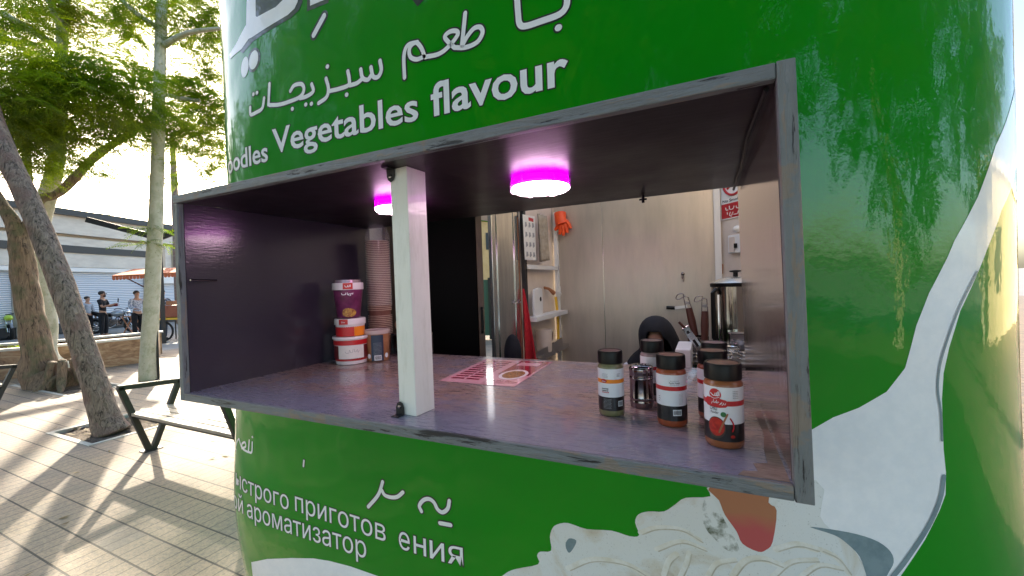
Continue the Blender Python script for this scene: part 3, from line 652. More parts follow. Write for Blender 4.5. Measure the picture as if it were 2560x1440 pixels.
def j3f(t, R, a, H):
    wrap_poly('round_badge', [(u, v+H*.645) for u, v in ell(0, 0, .0125, .0125)], R, a-.42, M['red_gloss'], t)
    mb = MB()
    for st in ([(-.009, .001), (-.004, -.003), (0, -.003), (.001, .002)], [(.001, -.003), (.0035, -.003), (.004, .003)], [(.0045, -.003), (.0065, -.003), (.0065, .0055)], [(.0088, -.003), (.0088, .006)]):
        q = smooth_poly(st, 4); v2, f2, e = strip(q, .0016); mb.add([((R+.0004)*cos(a-.42+u/R), (R+.0004)*sin(a-.42+u/R), v+H*.65) for u, v in v2], f2)
    v2, f2, e = strip(smooth_poly([(-.011, -.006), (-.002, -.0095), (.009, -.006)], 4), .001); mb.add([((R+.0004)*cos(a-.42+u/R), (R+.0004)*sin(a-.42+u/R), v+H*.65) for u, v in v2], f2)
    mb.build('badge_script', M['paper_gloss'], t, fixn=False)
    wrap_poly('red_tab', [(-.028, H*.50), (.012, H*.50), (.0125, H*.585), (-.028, H*.60)], R, a-.2, M['red_gloss'], t)
    mb = MB()      # persian words for chili powder
    for k, st in enumerate(([(.008, .001), (.007, -.002), (.005, -.0015)], [(.004, .0015), (.003, -.002), (.001, -.0035)], [(.001, .003), (.0, -.0005), (-.001, -.001)], [(-.0015, .001), (-.002, -.002), (-.004, -.003)],
              [(-.005, .0015), (-.0065, .003), (-.007, .0005), (-.009, .0)], [(-.009, 0), (-.0095, .006)], [(-.010, 0), (-.012, .003), (-.0125, 0), (-.015, 0)], [(-.015, 0), (-.0155, .006)], [(-.018, .002), (-.02, -.003)])):
        v2, f2, e = strip(smooth_poly(st, 3), .0011); mb.add([((R+.0004+k*2e-5)*cos(a-.1+u/R), (R+.0004+k*2e-5)*sin(a-.1+u/R), v+H*.545) for u, v in v2], f2)
    mb.build('label_script', M['paper_gloss'], t, fixn=False)
    wrap_text('label_text', 'CHILI', R, a-.52, H*.455, .0085, M['text_dark'], t, .016, .01)
    wrap_text('label_text', 'Powder', R, a-.46, H*.415, .0055, M['text_dark'], t, .017, .01)
    wrap_poly('bowl_picture', [(u, v+H*.25) for u, v in ell(0, 0, .0185, .023)], R, a-.38, M['bowl_rim'], t)
    wrap_poly('sauce_picture', [(u, v+H*.26) for u, v in ell(0, 0, .0165, .0195)], R+.0003, a-.38, M['chili_sauce'], t)
    mb = MB(); v2, f2, e = strip(smooth_poly([(-.002, H*.20), (.004, H*.29), (.014, H*.42)], 5), .0035); mb.add([((R+.0008)*cos(a-.18+u/R), (R+.0008)*sin(a-.18+u/R), v) for u, v in v2], f2); mb.build('spoon_picture', M['spoon_wood'], t, fixn=False)
    mb = MB(); v2, f2, e = strip(smooth_poly([(-.003, H*.37), (.002, H*.32), (.0035, H*.27), (.001, H*.22)], 5), .003); mb.add([((R+.0005)*cos(a+.38+u/R), (R+.0005)*sin(a+.38+u/R), v) for u, v in v2], f2); mb.build('chili_picture', M['red_gloss'], t, fixn=False)
    wrap_poly('tomato_picture', [(u, v+H*.155) for u, v in ell(0, 0, .0045, .0035)], R, a+.42, M['chili_sauce'], t)
    wrap_poly('green_seal', [(u, v+H*.415) for u, v in ell(0, 0, .0055, .0055)], R+.0005, a-.02, M['green_gloss'], t)
M['bowl_rim'] = mat('bowl_rim', (.05, .03, .02, 1), .4); M['chili_sauce'] = noisy('chili_sauce', (.28, .008, .006, 1), (.55, .03, .015, 1), 90, .3, 0); M['spoon_wood'] = mat('spoon_wood', (.35, .14, .06, 1), .5)
jar(*p_, 'large chili powder jar with a red bowl picture, nearest to the front edge', M['red_gloss'], (.24, .075, .02, 1), va(*p_), r=.039, H=.179,
    faces=(j3f, smalltext(.62, .69, 5, .013, 'grey_ink', .02, .007)), lid_col=(.2, .075, .03, 1))
q = at(1797, 1000, 1.04); jar(q.x-.012, q.y+.03, 'brown lidded spice jar hidden right behind the large chili powder jar', M['red_gloss'], (.2, .05, .02, 1), va(q.x, q.y), r=.037, H=.175, lid_col=(.2, .06, .02, 1))
q = at(1787, 950, 1.20); jar(q.x, q.y, 'spice jar with a lilac grey lid top, rearmost of the row behind the chili jar', M['red_gloss'], (.3, .2, .3, 1), va(q.x, q.y), r=.036, H=.175, lid_col=(.25, .16, .22, 1))
q = at(1632, 950, 1.26); jar(q.x, q.y, 'spice jar of grey powder standing behind the steel shaker', M['red_gloss'], (.22, .17, .17, 1), va(q.x, q.y), r=.035, H=.178, lid_col=(.12, .06, .08, 1),
    faces=(smalltext(-.5, .62, 2, .018, 'text_dark'),))
# steel shaker
t = empty('steel_shaker', (-.175, 1.222, ZC+.001), 'ribbed stainless steel shaker between the jars', 'shaker'); r = .0335
mb = MB(); mb.lathe([(r*.94, 0), (r*.97, .003), (r*.97, .010), (r, .012), (r, .017), (r*.98, .019), (r*.98, .024), (r*1.02, .026), (r*.98, .029), (r*.97, .078), (r, .080), (r*.99, .086), (r*.97, .087)], n=40); mb.build('shaker_body', M['dark_steel'], t, smooth=True)
mb = MB(); mb.lathe([(r*.96, .0873), (r, .089), (r*.98, .095), (r*1.01, .097), (r*1.01, .108), (r*.97, .115), (r*.86, .118), (.0001, .1195)], n=40); mb.build('shaker_lid', M['dark_steel'], t, smooth=True)
mb = MB()
for k in range(9): mb.lathe([(.0022, .1188), (.0022, .1199), (.0001, .12)], (.015*cos(k*.7)*(k > 0), .015*sin(k*.7)*(k > 0), 0), 8)
mb.build('shaker_holes', M['black'], t)

# ------------------------------------------------------------------ tubs and cups at the left end
def tub(loc, label, r, H, name='food_tub', cat='tub', body=None, lid=None, lidh=.012, taper=.88):
    t = empty(name, loc, label, cat)
    mb = MB(); mb.lathe([(r*taper*.96, 0), (r*taper, .003), (r*.985, H-lidh), (r*.985, H-lidh+.002)], n=40); mb.build('tub_body', body, t, smooth=True)
    mb = MB(); mb.lathe([(r*1.0, H-lidh), (r*1.04, H-lidh+.001), (r*1.04, H-.003), (r*1.02, H), (r*.96, H), (r*.94, H-.003), (.0001, H-.003)], n=40); mb.build('lid', lid, t, smooth=True)
    return t
M['tub_white'] = mat('tub_white', (.72, .68, .7, 1), .35, 0, .3); M['film'] = mat('clear_film', (.8, .75, .8, 1), .08, trans=.9, alpha=.5)
tx, ty = -1.60, 1.49; a = va(tx, ty)
t1 = tub((tx, ty, ZC+.001), 'white tub with a red rim band and a handwritten paper label, bottom of its pile', .083, .135, body=M['tub_white'], lid=M['tub_white'])
label_patch('red_band', .0815, 0, 2*pi, .095, .118, M['red_gloss'], t1, 40); label_patch('red_band', .0752, 0, 2*pi, .018, .028, M['red_gloss'], t1, 40); label_patch('dark_band', .0795, 0, 2*pi, .029, .0945, mat('dark_red_wrap', (.12, .01, .015, 1), .35), t1, 40)
label_patch('paper_label', .0812, a-.8, a+.75, .030, .093, M['paper'], t1, 16)
mb = MB()
for k, st in enumerate(([(-.03, .0), (-.025, -.008), (-.012, -.006), (-.01, .006)], [(-.008, .008), (-.004, -.006), (.004, -.004), (.006, .009)], [(.012, .01), (.014, -.004), (.022, -.002), (.02, .004)], [(.026, .008), (.03, -.008), (.036, .002)])):
    v2, f2, e = strip(smooth_poly(st, 4), .0016); mb.add([((.0818+k*1e-4)*cos(a+u/.082), (.0818+k*1e-4)*sin(a+u/.082), v+.066) for u, v in v2], f2)
mb.build('handwriting', M['grey_ink'], t1, fixn=False)
t2 = tub((tx-.004, ty+.002, ZC+.137), 'small orange and red tub with a white rim, in the middle of the pile', .07, .085, body=M['tub_white'], lid=M['tub_white'], lidh=.03)
label_patch('red_wrap', .0675, a-2, a+.25, .0, .054, M['red_gloss'], t2, 24); label_patch('orange_wrap', .0675, a+.26, a+1.6, .0, .054, M['orange_gloss'], t2, 20)
label_patch('badge', .0735, a-.75, a-.15, .058, .083, M['red_gloss'], t2, 8); wrap_text('badge_text', 'Elite', .0742, a-.45, .066, .008, M['paper_gloss'], t2)
t3 = tub((tx-.008, ty+.0, ZC+.224), 'tall purple noodle cup with a white collar, on top of the pile', .070, .172, name='noodle_cup', cat='noodle cup', body=M['purple_ink'], lid=M['tub_white'], lidh=.034, taper=.76)
label_patch('badge', .0735, a-.32, a+.3, .141, .171, M['red_gloss'], t3, 8)
mb = MB()
for k, st in enumerate(([(-.014, .002), (-.010, -.004), (-.002, -.003), (0, .004)], [(0, -.003), (.006, -.003), (.007, .005)], [(.011, -.003), (.012, .006)])):
    v2, f2, e = strip(smooth_poly(st, 4), .0026); mb.add([(.0742*cos(a+u/.074), .0742*sin(a+u/.074), v+.156) for u, v in v2], f2)
for k, st in enumerate(([(-.03, .004), (-.026, -.003), (-.012, -.002), (-.011, .005)], [(-.004, .006), (-.003, -.003), (0, -.003)], [(.004, .002), (.003, -.006)], [(.009, .002), (.012, -.004), (.008, -.008)], [(.014, .003), (.020, -.001), (.022, .005)])):
    v2, f2, e = strip(smooth_poly(st, 4), .003); mb.add([(.0712*cos(a+u/.07), .0712*sin(a+u/.07), v+.118) for u, v in v2], f2)
mb.build('cup_lettering', M['paper_gloss'], t3, fixn=False)
wrap_poly('noodle_picture', [(-.032, .02), (-.02, .01), (.0, .006), (.022, .012), (.032, .03), (.016, .045), (-.01, .05), (-.03, .04)], .0655, a+.05, noisy('noodle_picture', (.5, .3, .05, 1), (.2, .05, .02, 1), 90, .4, 0, det=2), t3)
mb = MB(); mb.lathe([(.064, .169), (.062, .186), (.04, .19), (.0001, .19)], n=24); mb.build('foil_cap', mat('crumpled_foil', (.4, .3, .36, 1), .25, .6), t3, smooth=True)
# small cup with a blue label
q = at(945, 890, 2.08); cx_, cy_ = q.x, q.y; a = va(cx_, cy_)
t4 = tub((cx_, cy_, ZC+.001), 'brown and orange cup with a dark blue label beside the pile of tubs', .062, .155, name='snack_cup', cat='cup', body=noisy('snack_wrap', (.3, .12, .05, 1), (.42, .2, .1, 1), 25, .4, 0), lid=mat('frosted_lid', (.45, .35, .33, 1), .25), lidh=.02, taper=.9)
label_patch('blue_label', .0632, a-.5, a+.45, .004, .132, mat('blue_label', (.02, .035, .07, 1), .35), t4, 10)
R_ = .0638; smalltext(0, .6, 10, .04, 'grey_ink', .04, .008)(t4, R_, a, .155); barcode(0, .13, .16, .035)(t4, R_, a, .155)
for s_ in (-1, 1): wrap_poly('round_mark', [(u, v+.028) for u, v in ell(0, 0, .010, .012)], .0605, a+s_*.75, M['paper_gloss'], t4)
# stack of paper cups
q = at(951, 800, 2.28); cup0 = None
cup_m = noisy('printed_paper_cup', (.16, .06, .045, 1), (.24, .10, .07, 1), 30, .6, 0); M['cup_rim'] = mat('cup_rim', (.5, .36, .28, 1), .6)
z = ZC+.001; n_c = 0
for k in range(52):
    zc_ = ZC+.001+k*.0097+(.022 if k > 11 else 0)
    if cup0 is None:
        cup0 = empty('paper_cup', (q.x, q.y, zc_), 'printed paper cup nested in the tall stack beside the white post', 'paper cup', 'paper cups in the tall stack')
        mb = MB(); mb.lathe([(.048, 0), (.0485, .001), (.062, .105), (.061, .105), (.0475, .003), (.0001, .003)], n=28); mb.build('cup_wall', cup_m, cup0, smooth=True)
        mb = MB(); mb.tube([(.0625*cos(a_), .0625*sin(a_), .105) for a_ in np.linspace(0, 2*pi, 25)[:-1]], (.0022), 6, closed=True); mb.build('rim', M['cup_rim'], cup0, smooth=True)
    else:
        c = copy_tree(cup0); c.location = (q.x+random.Random(k).uniform(-.001, .001), q.y, zc_)
# plastic bag over the stack
t = empty('plastic_sleeve', (q.x, q.y, ZC+.1), 'crumpled clear plastic sleeve round the stack of paper cups', 'plastic sleeve')
mb = MB(); rn = random.Random(5)
pr = [(.067+rn.uniform(-.0012, .0015), .22+z_*.03) for z_ in range(14)]+[(.045, .66), (.055, .69)]
mb.lathe(pr, n=28); mb.f = [f for f in mb.f if len(f) == 4]; mb.mi = [0]*len(mb.f)
mb.v = [Vector(v)*1+Vector((rn.uniform(-.001, .001), rn.uniform(-.001, .001), -.05)) for v in mb.v]
fm = mat('sleeve_film', (1, 1, 1, 1), .08); fm.node_tree.nodes['Principled BSDF'].inputs['Alpha'].default_value = .12; mb.build('sleeve', fm, t, smooth=True, fixn=False)
# napkin dispenser hidden by the post
q = at(1030, 850, 2.2); t = empty('bread_box', (q.x, q.y, ZC+.001), 'dark glass box with brown bread loaves on top, behind the white post', 'bread box')
mb = MB(); mb.box((0, 0, .06), (.2, .12, .12)); mb.build('box_body', M['dark_steel'], t, bevel=.01)
for dx in (-.045, .05):
    mb = MB(); mb.ball((dx, 0, .16), .05, 12, (1.1, 1, .9)); mb.build('bread', noisy('bread_crust', (.36, .17, .09, 1), (.5, .27, .16, 1), 14, .5, .1), t, smooth=True)
# laminated menu
t = empty('menu_sheet', ((-.64-.98)/2, 1.5, ZC+.0012), 'pink and red laminated menu sheet lying flat on the counter', 'menu')
c4 = [atz(1098, 953, ZC), atz(1285, 968, ZC), atz(1382, 906, ZC), atz(1215, 898, ZC)]
def mp(u, v, h=0):
    p = (c4[0]*(1-u)+c4[1]*u)*(1-v)+(c4[3]*(1-u)+c4[2]*u)*v; return Vector((p.x, p.y, ZC+.0012+h))
def quad(u0, v0, u1, v1, h, mb): mb.add([mp(u0, v0, h), mp(u1, v0, h), mp(u1, v1, h), mp(u0, v1, h)], [(0, 1, 2, 3)])
M['menu_pink'] = mat('menu_pink', (.82, .46, .52, 1), .12, 0, 1, coatr=.03); M['menu_red'] = mat('menu_red', (.35, .012, .05, 1), .15, 0, 1, coatr=.03)
mb = MB(); mb.prism([(0, 0), (1, 0), (1, 1), (0, 1)], 0, .0006, lambda u, v, w_: mp(u, v, w_)); mb.build('sheet', M['menu_pink'], t, world=True)
mb = MB()
for k in range(10):
    v0 = .12+k*.083
    for a_, b_ in ((.07, .25), (.28, .46)): quad(a_, v0, b_, v0+.04, .001, mb)
mb.build('price_rows', M['menu_red'], t, world=True, fixn=False)
mb = MB(); quad(.56, .36, .97, .97, .001, mb); mb.build('red_panel', M['menu_red'], t, world=True, fixn=False)
mb = MB(); quad(.6, .75, .9, .9, .0013, mb); mb.build('title_box', M['menu_pink'], t, world=True, fixn=False)
for nm, rr, mt, h in (('plate_picture', 1, M['tub_white'], .0014), ('food_picture', .78, noisy('menu_food', (.4, .2, .06, 1), (.15, .05, .02, 1), 120, .2, 0), .0017)):
    mb = MB(); pp = [mp(.77+.17*rr*cos(x_), .38+.19*rr*sin(x_), h) for x_ in np.linspace(0, 2*pi, 29)[:-1]]; mb.add(pp, [tuple(range(28))]); mb.build(nm, mt, t, world=True, fixn=False)
vs, fs = font_mesh('Healthy Food', 1, .01); xs = [v[0] for v in vs]
mb = MB(); mb.add([mp(.56+.40*(u-min(xs))/(max(xs)-min(xs)), .115+v*.075, .0014) for u, v in vs], fs); mb.build('menu_text', M['menu_red'], t, world=True, fixn=False)
vs, fs = font_mesh('MENU', 1, .02); xs = [v[0] for v in vs]
mb = MB()
for k in range(3): quad(.56, .085-k*.028, .94-.1*k, .092-k*.028, .0013, mb)
mb.build('small_print', M['menu_red'], t, world=True, fixn=False)

# ------------------------------------------------------------------ fittings inside
# tall black fridge seen through the hatch
fr_w = .52; fa = math.atan2(-ray(1205, 600)[0], ray(1205, 600)[1]); fr = aty(1205, 600, 2.35)
t = empty('black_fridge', (fr.x, fr.y, .06), 'tall black fridge with a brown edged door and black handle', 'fridge', rz=fa)
mb = MB(); mb.bb((-fr_w, .03, 0), (-.005, .5, 2.0)); mb.build('cabinet', M['black_matte'], t, bevel=.01)
mb = MB(); mb.bb((-fr_w+.002, 0, .05), (-.042, .028, 1.97)); mb.build('door', mat('dark_fridge_door', (.0015, .0015, .0015, 1), .5, spec=.05), t, bevel=.004)
mb = MB(); mb.bb((-.04, -.002, .05), (0, .026, 1.98)); mb.build('door_edge', M['wood_frame'], t, bevel=.003)
mb = MB(); mb.tube([(-.018, -.004, 1.12), (-.014, -.04, 1.13), (-.014, -.04, 1.27), (-.018, -.004, 1.28)], .010, 8); mb.build('handle', M['black'], t, smooth=True)
wall((-1.97, 2.14), (-1.70, 2.16), 0, ZR, .02, M['wood_frame'], 'partition')
# shelf rack on the inner left wall
ra, rb_ = 2.70, 3.42; RX = -1.19
t = empty('wall_rack', (RX-.0, (ra+rb_)/2, .06), 'white metal shelf rack against the inner wall by the steel door', 'shelf rack')
def rz(px, py, X=RX):   # height on the plane x=X
    r = ray(px, py); k = X/r[0]; return CAMH+r[2]*k, r[1]*k
for Y_ in (ra, rb_):
    mb = MB(); mb.bb((RX, Y_-.018, .06), (RX+.03, Y_+.018, 2.1)); mb.build('upright', M['white'] if Y_ == rb_ else M['black_metal'], t, world=True)
for (px, py), nm in (((1350, 668), 'shelf'), ((1350, 788), 'shelf'), ((1370, 872), 'shelf')):
    z_, y_ = rz(px, py); mb = MB(); mb.bb((RX, ra, z_-.02), (RX+(.10 if py > 700 else .03), rb_, z_+.012)); mb.build(nm, M['white'] if py < 800 else M['chrome'], t, world=True)
z3, _ = rz(1370, 872)
mb = MB(); mb.bar(aty(1335, 897, 2.72), aty(1405, 855, 3.1), .012, .07); mb.build('tray_rim', M['chrome'], t, world=True)
z2, _ = rz(1350, 788); z1_, _ = rz(1350, 668)
# cutting board, jug, cloth, gloves, towel, notice
def placed(name, label, cat, p): return empty(name, p, label, cat)
p = Vector((RX+.05, 2.80, z2+.013)); t = placed('cutting_board', 'white cutting board with a round grip hole, upright on the rack', 'cutting board', p)
mb = MB(); out = smooth_poly([(-.03, 0), (.10, 0), (.13, .02), (.135, .17), (.10, .205), (.0, .20), (-.03, .17)], 4, True)
mb.prism([tuple(v) for v in out], -.008, .008, lambda u, v, w_: Vector((w_*1+.25*0, u, v))); mb.build('board', M['white'], t, bevel=.003)
mb = MB(); mb.lathe([(.018, 0), (.018, .0005), (.0001, .0006)], (.0085, .09, .12), 16, sx=1, sy=1, M=Matrix.Rotation(radians(90), 3, 'Y')); mb.build('grip_hole', M['black_matte'], t)
p = Vector((RX+.06, 2.93, z3+.02)); t = placed('cream_jug', 'cream plastic jug with a curved handle, low on the rack', 'jug', p)
mb = MB(); mb.lathe([(.055, 0), (.058, .01), (.064, .17), (.06, .172), (.055, .02), (.0001, .015)], n=24); mb.build('jug_body', M['cream_wall'], t, smooth=True)
mb = MB(); mb.tube(smooth_poly([(.02, .055, .15), (.03, .09, .14), (.03, .095, .09), (.02, .056, .045)], 4), .008, 8); mb.build('handle', M['dark_steel'], t, smooth=True)
p = aty(1305, 720, 2.69); t = placed('red_cloth', 'long red cloth hanging down beside the steel door', 'cloth', p)
mb = MB(); N1 = 14; vs = []
for i in range(N1+1):
    v = i/N1; pa = aty(1306+v*5, 722+v*185, 2.66); pb = aty(1309+v*36, 722+v*185, 2.66)
    for k in range(9): u = k/8; q = pa.lerp(pb, u); q.y += .02*sin(u*9+v*3)*v; vs.append(q)
mb.add(vs, [(i*9+k, i*9+k+1, (i+1)*9+k+1, (i+1)*9+k) for i in range(N1) for k in range(8)]); o = mb.build('cloth_fold', M['red_cloth'], t, world=True, smooth=True); md = o.modifiers.new('s', 'SOLIDIFY'); md.thickness = .006
def sheet(name, label, cat, px4, mt, X=RX+.035, thick=.003, wav=0, pname='sheet'):
    pts = []
    for x_, y_ in px4:
        r = ray(x_, y_); k = X/r[0]; pts.append(Vector((X, r[1]*k, CAMH+r[2]*k)))
    t = placed(name, label, cat, pts[0]); mb = MB(); n1 = 12; vs = []
    for i in range(n1+1):
        for k in range(n1+1):
            u, v = k/n1, i/n1; q = (pts[0]*(1-u)+pts[1]*u)*(1-v)+(pts[3]*(1-u)+pts[2]*u)*v; q.x += wav*sin(u*14+v*2); vs.append(q)
    mb.add(vs, [(i*(n1+1)+k, i*(n1+1)+k+1, (i+1)*(n1+1)+k+1, (i+1)*(n1+1)+k) for i in range(n1) for k in range(n1)]); o = mb.build(pname, mt, t, world=True, smooth=bool(wav)); md = o.modifiers.new('s', 'SOLIDIFY'); md.thickness = thick
    return t, pts
t, pts = sheet('handwashing_notice', 'white notice sheet with rows of small pictures on the rack', 'notice', [(1306, 536), (1336, 541), (1340, 651), (1312, 649)], M['paper'])
mb = MB()
for i in range(4):
    for k in range(3):
        for (du, dv, s_) in ((0, 0, .05), (.05, .03, .03), (-.04, .05, .03)):
            u, v = .2+k*.3+du, .2+i*.22+dv; q = (pts[0]*(1-u)+pts[1]*u)*(1-v)+(pts[3]*(1-u)+pts[2]*u)*v
            mb.box((q.x+.0035, q.y, q.z), (.001, s_*.55, s_*.5))
mb.build('picture_rows', M['grey_ink'], t, world=True)
mb = MB(); u, v = .65, .09; q = (pts[0]*(1-u)+pts[1]*u)*(1-v)+(pts[3]*(1-u)+pts[2]*u)*v; mb.box((q.x+.0035, q.y, q.z), (.001, .09, .025)); mb.build('red_heading', M['red'], t, world=True)
sheet('hanging_towel', 'crumpled beige towel hanging beside the notice', 'towel', [(1344, 534), (1363, 540), (1373, 650), (1352, 655)], noisy('beige_towel', (.3, .26, .2, 1), (.42, .37, .3, 1), 30, .95, .5, .02), X=RX+.06, thick=.01, wav=.014, pname='towel')
# orange gloves
g0 = aty(1400, 540, 3.40); t = placed('rubber_glove', 'bright orange rubber glove hanging high on the steel wall', 'glove', g0)
mb = MB(); F_ = lambda x_, y_, d_=0: aty(x_, y_, 3.40-d_)
mb.tube([F_(1400, 533), F_(1401, 548, .01), F_(1405, 562, .015)], [.052, .05, .055], 10)
for ds in ([(1398, 558), (1392, 570), (1387, 575)], [(1402, 562), (1401, 578), (1399, 586)], [(1407, 563), (1409, 580), (1408, 589)], [(1412, 560), (1417, 574), (1418, 582)], [(1415, 553), (1423, 562), (1427, 571)]):
    mb.tube([F_(*d_, .015) for d_ in ds], [.02, .017, .012], 8)
mb.build('glove', M['orange_rubber'], t, world=True, smooth=True)
# wooden brush and yellow hose on the rack end
q = aty(1385, 715, 3.3); t = placed('wooden_brush', 'short wooden brush handle sticking out of the rack', 'brush', q)
mb = MB(); mb.tube([aty(1352, 717, 3.2), aty(1372, 722, 3.2), aty(1385, 733, 3.25)], [.010, .012, .02], 8); mb.build('brush_handle', M['spoon_wood'], t, world=True, smooth=True)
t = placed('yellow_hose', 'yellow hose hanging at the end of the rack', 'hose', aty(1392, 750, 3.40))
mb = MB(); mb.tube(smooth_poly([aty(1389, 742, 3.39), aty(1394, 790, 3.39), aty(1396, 850, 3.39)], 5), .012, 8); mb.build('hose', M['yellow'], t, world=True, smooth=True)
t = placed('wire_bundle', 'small bundle of clear plastic scraps hooked by the rack', 'hook', aty(1398, 718, 3.38))
mb = MB(); rn = random.Random(8)
for k in range(8): mb.tube([aty(1396+rn.uniform(-5, 5), 713+rn.uniform(0, 12), 3.38), aty(1398+rn.uniform(-5, 7), 728+rn.uniform(0, 12), 3.37), aty(1400+rn.uniform(-3, 4), 745+rn.uniform(0, 6), 3.38)], .003, 5)
mb.build('scraps', M['paper'], t, world=True)
# black bag hanging low by the door
t = placed('black_bag', 'black bag slumped low against the steel door', 'bag', aty(1278, 880, 2.30)); mb = MB(); b_ = aty(1282, 885, 2.36); mb.ball(b_, .075, 12, (.8, .6, 1.7)); mb.build('bag', M['cloth_black'], t, world=True, smooth=True)
# keys on the steel wall
t = placed('hanging_keys', 'small bunch of keys hanging on the steel wall', 'keys', aty(1707, 685, YI-.02)); mb = MB()
mb.ball(aty(1707, 685, YI-.01), .014, 8); mb.tube([aty(1708, 690, YI-.02), aty(1709, 704, YI-.02)], .006, 6); mb.tube([aty(1706, 690, YI-.02), aty(1705, 698, YI-.02)], .005, 6); mb.build('keys', M['dark_steel'], t, world=True, smooth=True)
# sign and socket on the cream panel
wn = Vector((-.76, -.65, 0)).normalized()
def onw(px, py, off=.004):
    r = ray(px, py); r = Vector(r); o = Vector((0, 0, CAMH)); k = (wa-o).dot(wn)/r.dot(wn); p = o+r*k; return p+wn*off
p = onw(1825, 510); t = placed('no_smoking_sign', 'white and red no smoking sign on the cream wall', 'sign', p)
W0, W1, Z0, Z1 = onw(1805, 540), onw(1872, 530), onw(1807, 551).z, onw(1803, 425).z
def sp(u, v, h=0): q = W0.lerp(W1, u); return Vector((q.x, q.y, Z0+(Z1-Z0)*v))+wn*h
def squad(u0, v0, u1, v1, h, mb, th=.003): mb.prism([(u0, v0), (u1, v0), (u1, v1), (u0, v1)], h, h+th, lambda u, v, w_: sp(u, v, w_))
mb = MB(); squad(0, 0, 1, 1, 0, mb, .004); mb.build('sign_board', M['white'], t, world=True)
mb = MB(); squad(.03, .02, .97, .30, .0042, mb, .001); mb.build('red_field', M['red'], t, world=True)
ww = (W1-W0).length; hh = Z1-Z0
mb = MB(); mb.tube([sp(.5+.36*cos(a_), .68+.36*ww/hh*sin(a_), .006) for a_ in np.linspace(0, 2*pi, 33)[:-1]], .009, 6, closed=True); mb.tube([sp(.28, .58, .007), sp(.72, .80, .007)], .008, 6); mb.build('prohibition_ring', M['red'], t, world=True)
mb = MB(); squad(.2, .665, .8, .70, .0045, mb); mb.build('cigarette_picture', M['text_dark'], t, world=True)
def sign_text(txt, u0, u1, v, hgt, mt):
    vs, fs = font_mesh(txt, 1, .02); xs = [q_[0] for q_ in vs]; k = (u1-u0)/(max(xs)-min(xs)); mb = MB()
    mb.add([sp(u0+(a_-min(xs))*k, v+b_*hgt, .0055) for a_, b_ in vs], fs); mb.build('sign_text', mt, t, world=True, fixn=False)
sign_text('No Smoking!', .08, .95, .33, .075, M['text_dark'])
for (vv_, ks) in ((.2, ([(.9, .03), (.88, -.02), (.80, -.02)], [(.78, .05), (.76, -.02), (.62, -.02), (.6, .02)], [(.52, .03), (.48, -.02), (.36, -.02), (.34, .05)], [(.3, -.02), (.22, -.02), (.2, .03)])), (.09, ([(.75, .0), (.68, .03), (.64, -.02), (.5, -.02)], [(.48, .03), (.42, -.03)], [(.38, .04), (.34, -.02), (.42, -.05)], [(.26, .05), (.26, 0)]))):
    mb = MB()
    for st in ks: mb.tube([sp(u, vv_+v, .0055) for u, v in smooth_poly(st, 3)], .0035, 5)
    mb.build('sign_script', M['white'], t, world=True)
t = placed('socket_box', 'white electrical socket box under the no smoking sign', 'socket box', onw(1838, 615)); mb = MB()
def wbox(x0, y0, x1, y1, h0, h1, mb):
    a_ = onw(x0, y1, h0); b_ = onw(x1, y0, h0); mb.add([Vector((p.x, p.y, z_))+wn*hh_ for hh_ in (0, h1-h0) for p, z_ in ((a_, a_.z), (b_, a_.z), (b_, b_.z), (a_, b_.z))], [(0, 1, 2, 3), (7, 6, 5, 4), (0, 4, 5, 1), (1, 5, 6, 2), (2, 6, 7, 3), (3, 7, 4, 0)])
wbox(1829, 584, 1862, 634, 0, .03, mb); mb.build('box_body', M['white'], t, world=True, bevel=.004)
mb = MB(); wbox(1833, 592, 1845, 630, .031, .036, mb); mb.build('cover', M['cream_wall'], t, world=True)
mb = MB(); wbox(1846, 608, 1852, 620, .031, .04, mb); mb.build('switch', M['black'], t, world=True)
mb = MB(); q = onw(1845, 572); mb.ball(q, .03, 10, (1, 1, .8)); mb.build('knob', M['white'], t, world=True, smooth=True)
t = placed('wooden_clip', 'pair of wooden clips on the cream wall above the urn', 'clip', onw(1805, 672)); mb = MB()
for dx in (0, 5): mb.bar(onw(1802+dx, 684, .01), onw(1803+dx, 660, .01), .012, .012)
mb.build('clip', M['spoon_wood'], t, world=True)

# side worktop with the stove, pans and urn (behind the counter, right)
SX = xw(1716, 2.1, 900)
def wtop(px, py, z=1.02): return atz(px, py, z)
t = placed('stove', 'steel stove top with wire pan rings, behind the counter', 'stove', (0.06, 2.25, .06))
mb = MB(); mb.bb((SX, 2.10, .06), (.40, 2.75, 1.085)); mb.build('stove_body', M['dark_steel'], t, world=True, bevel=.004)
mb = MB(); mb.bb((SX-.01, 2.09, 1.086), (.41, 2.76, 1.10)); mb.build('stove_top', steel('stove_top', (.2, .18, .15, 1), (.32, .28, .24, 1), .3), t, world=True, bevel=.003)
for (x_, y_, r_) in ((.06, 2.2, .05), (.19, 2.21, .06), (.10, 2.38, .05), (.24, 2.42, .055), (-.04, 2.2, .035)):
    mb = MB()
    for rr, zz_ in ((r_, 1.108), (r_, 1.125), (r_*.6, 1.108)): mb.tube([(x_+rr*cos(a_), y_+rr*sin(a_), zz_) for a_ in np.linspace(0, 2*pi, 21)[:-1]], .0045, 6, closed=True)
    for a_ in range(4): mb.tube([(x_, y_, 1.108), (x_+r_*cos(a_*pi/2+.4), y_+r_*sin(a_*pi/2+.4), 1.108)], .0028, 5)
    mb.build('pan_ring', M['chrome'], t, world=True, smooth=True)
mb = MB(); q = aty(1712, 890, 2.15); mb.bb((q.x-.03, 1.95, .06), (q.x+.035, 2.2, q.z+.065)); mb.build('white_bin', M['white'], empty('white_bin', (q.x, 2.1, .06), 'white plastic bin between the seated woman and the stove', 'bin'), world=True, bevel=.006)
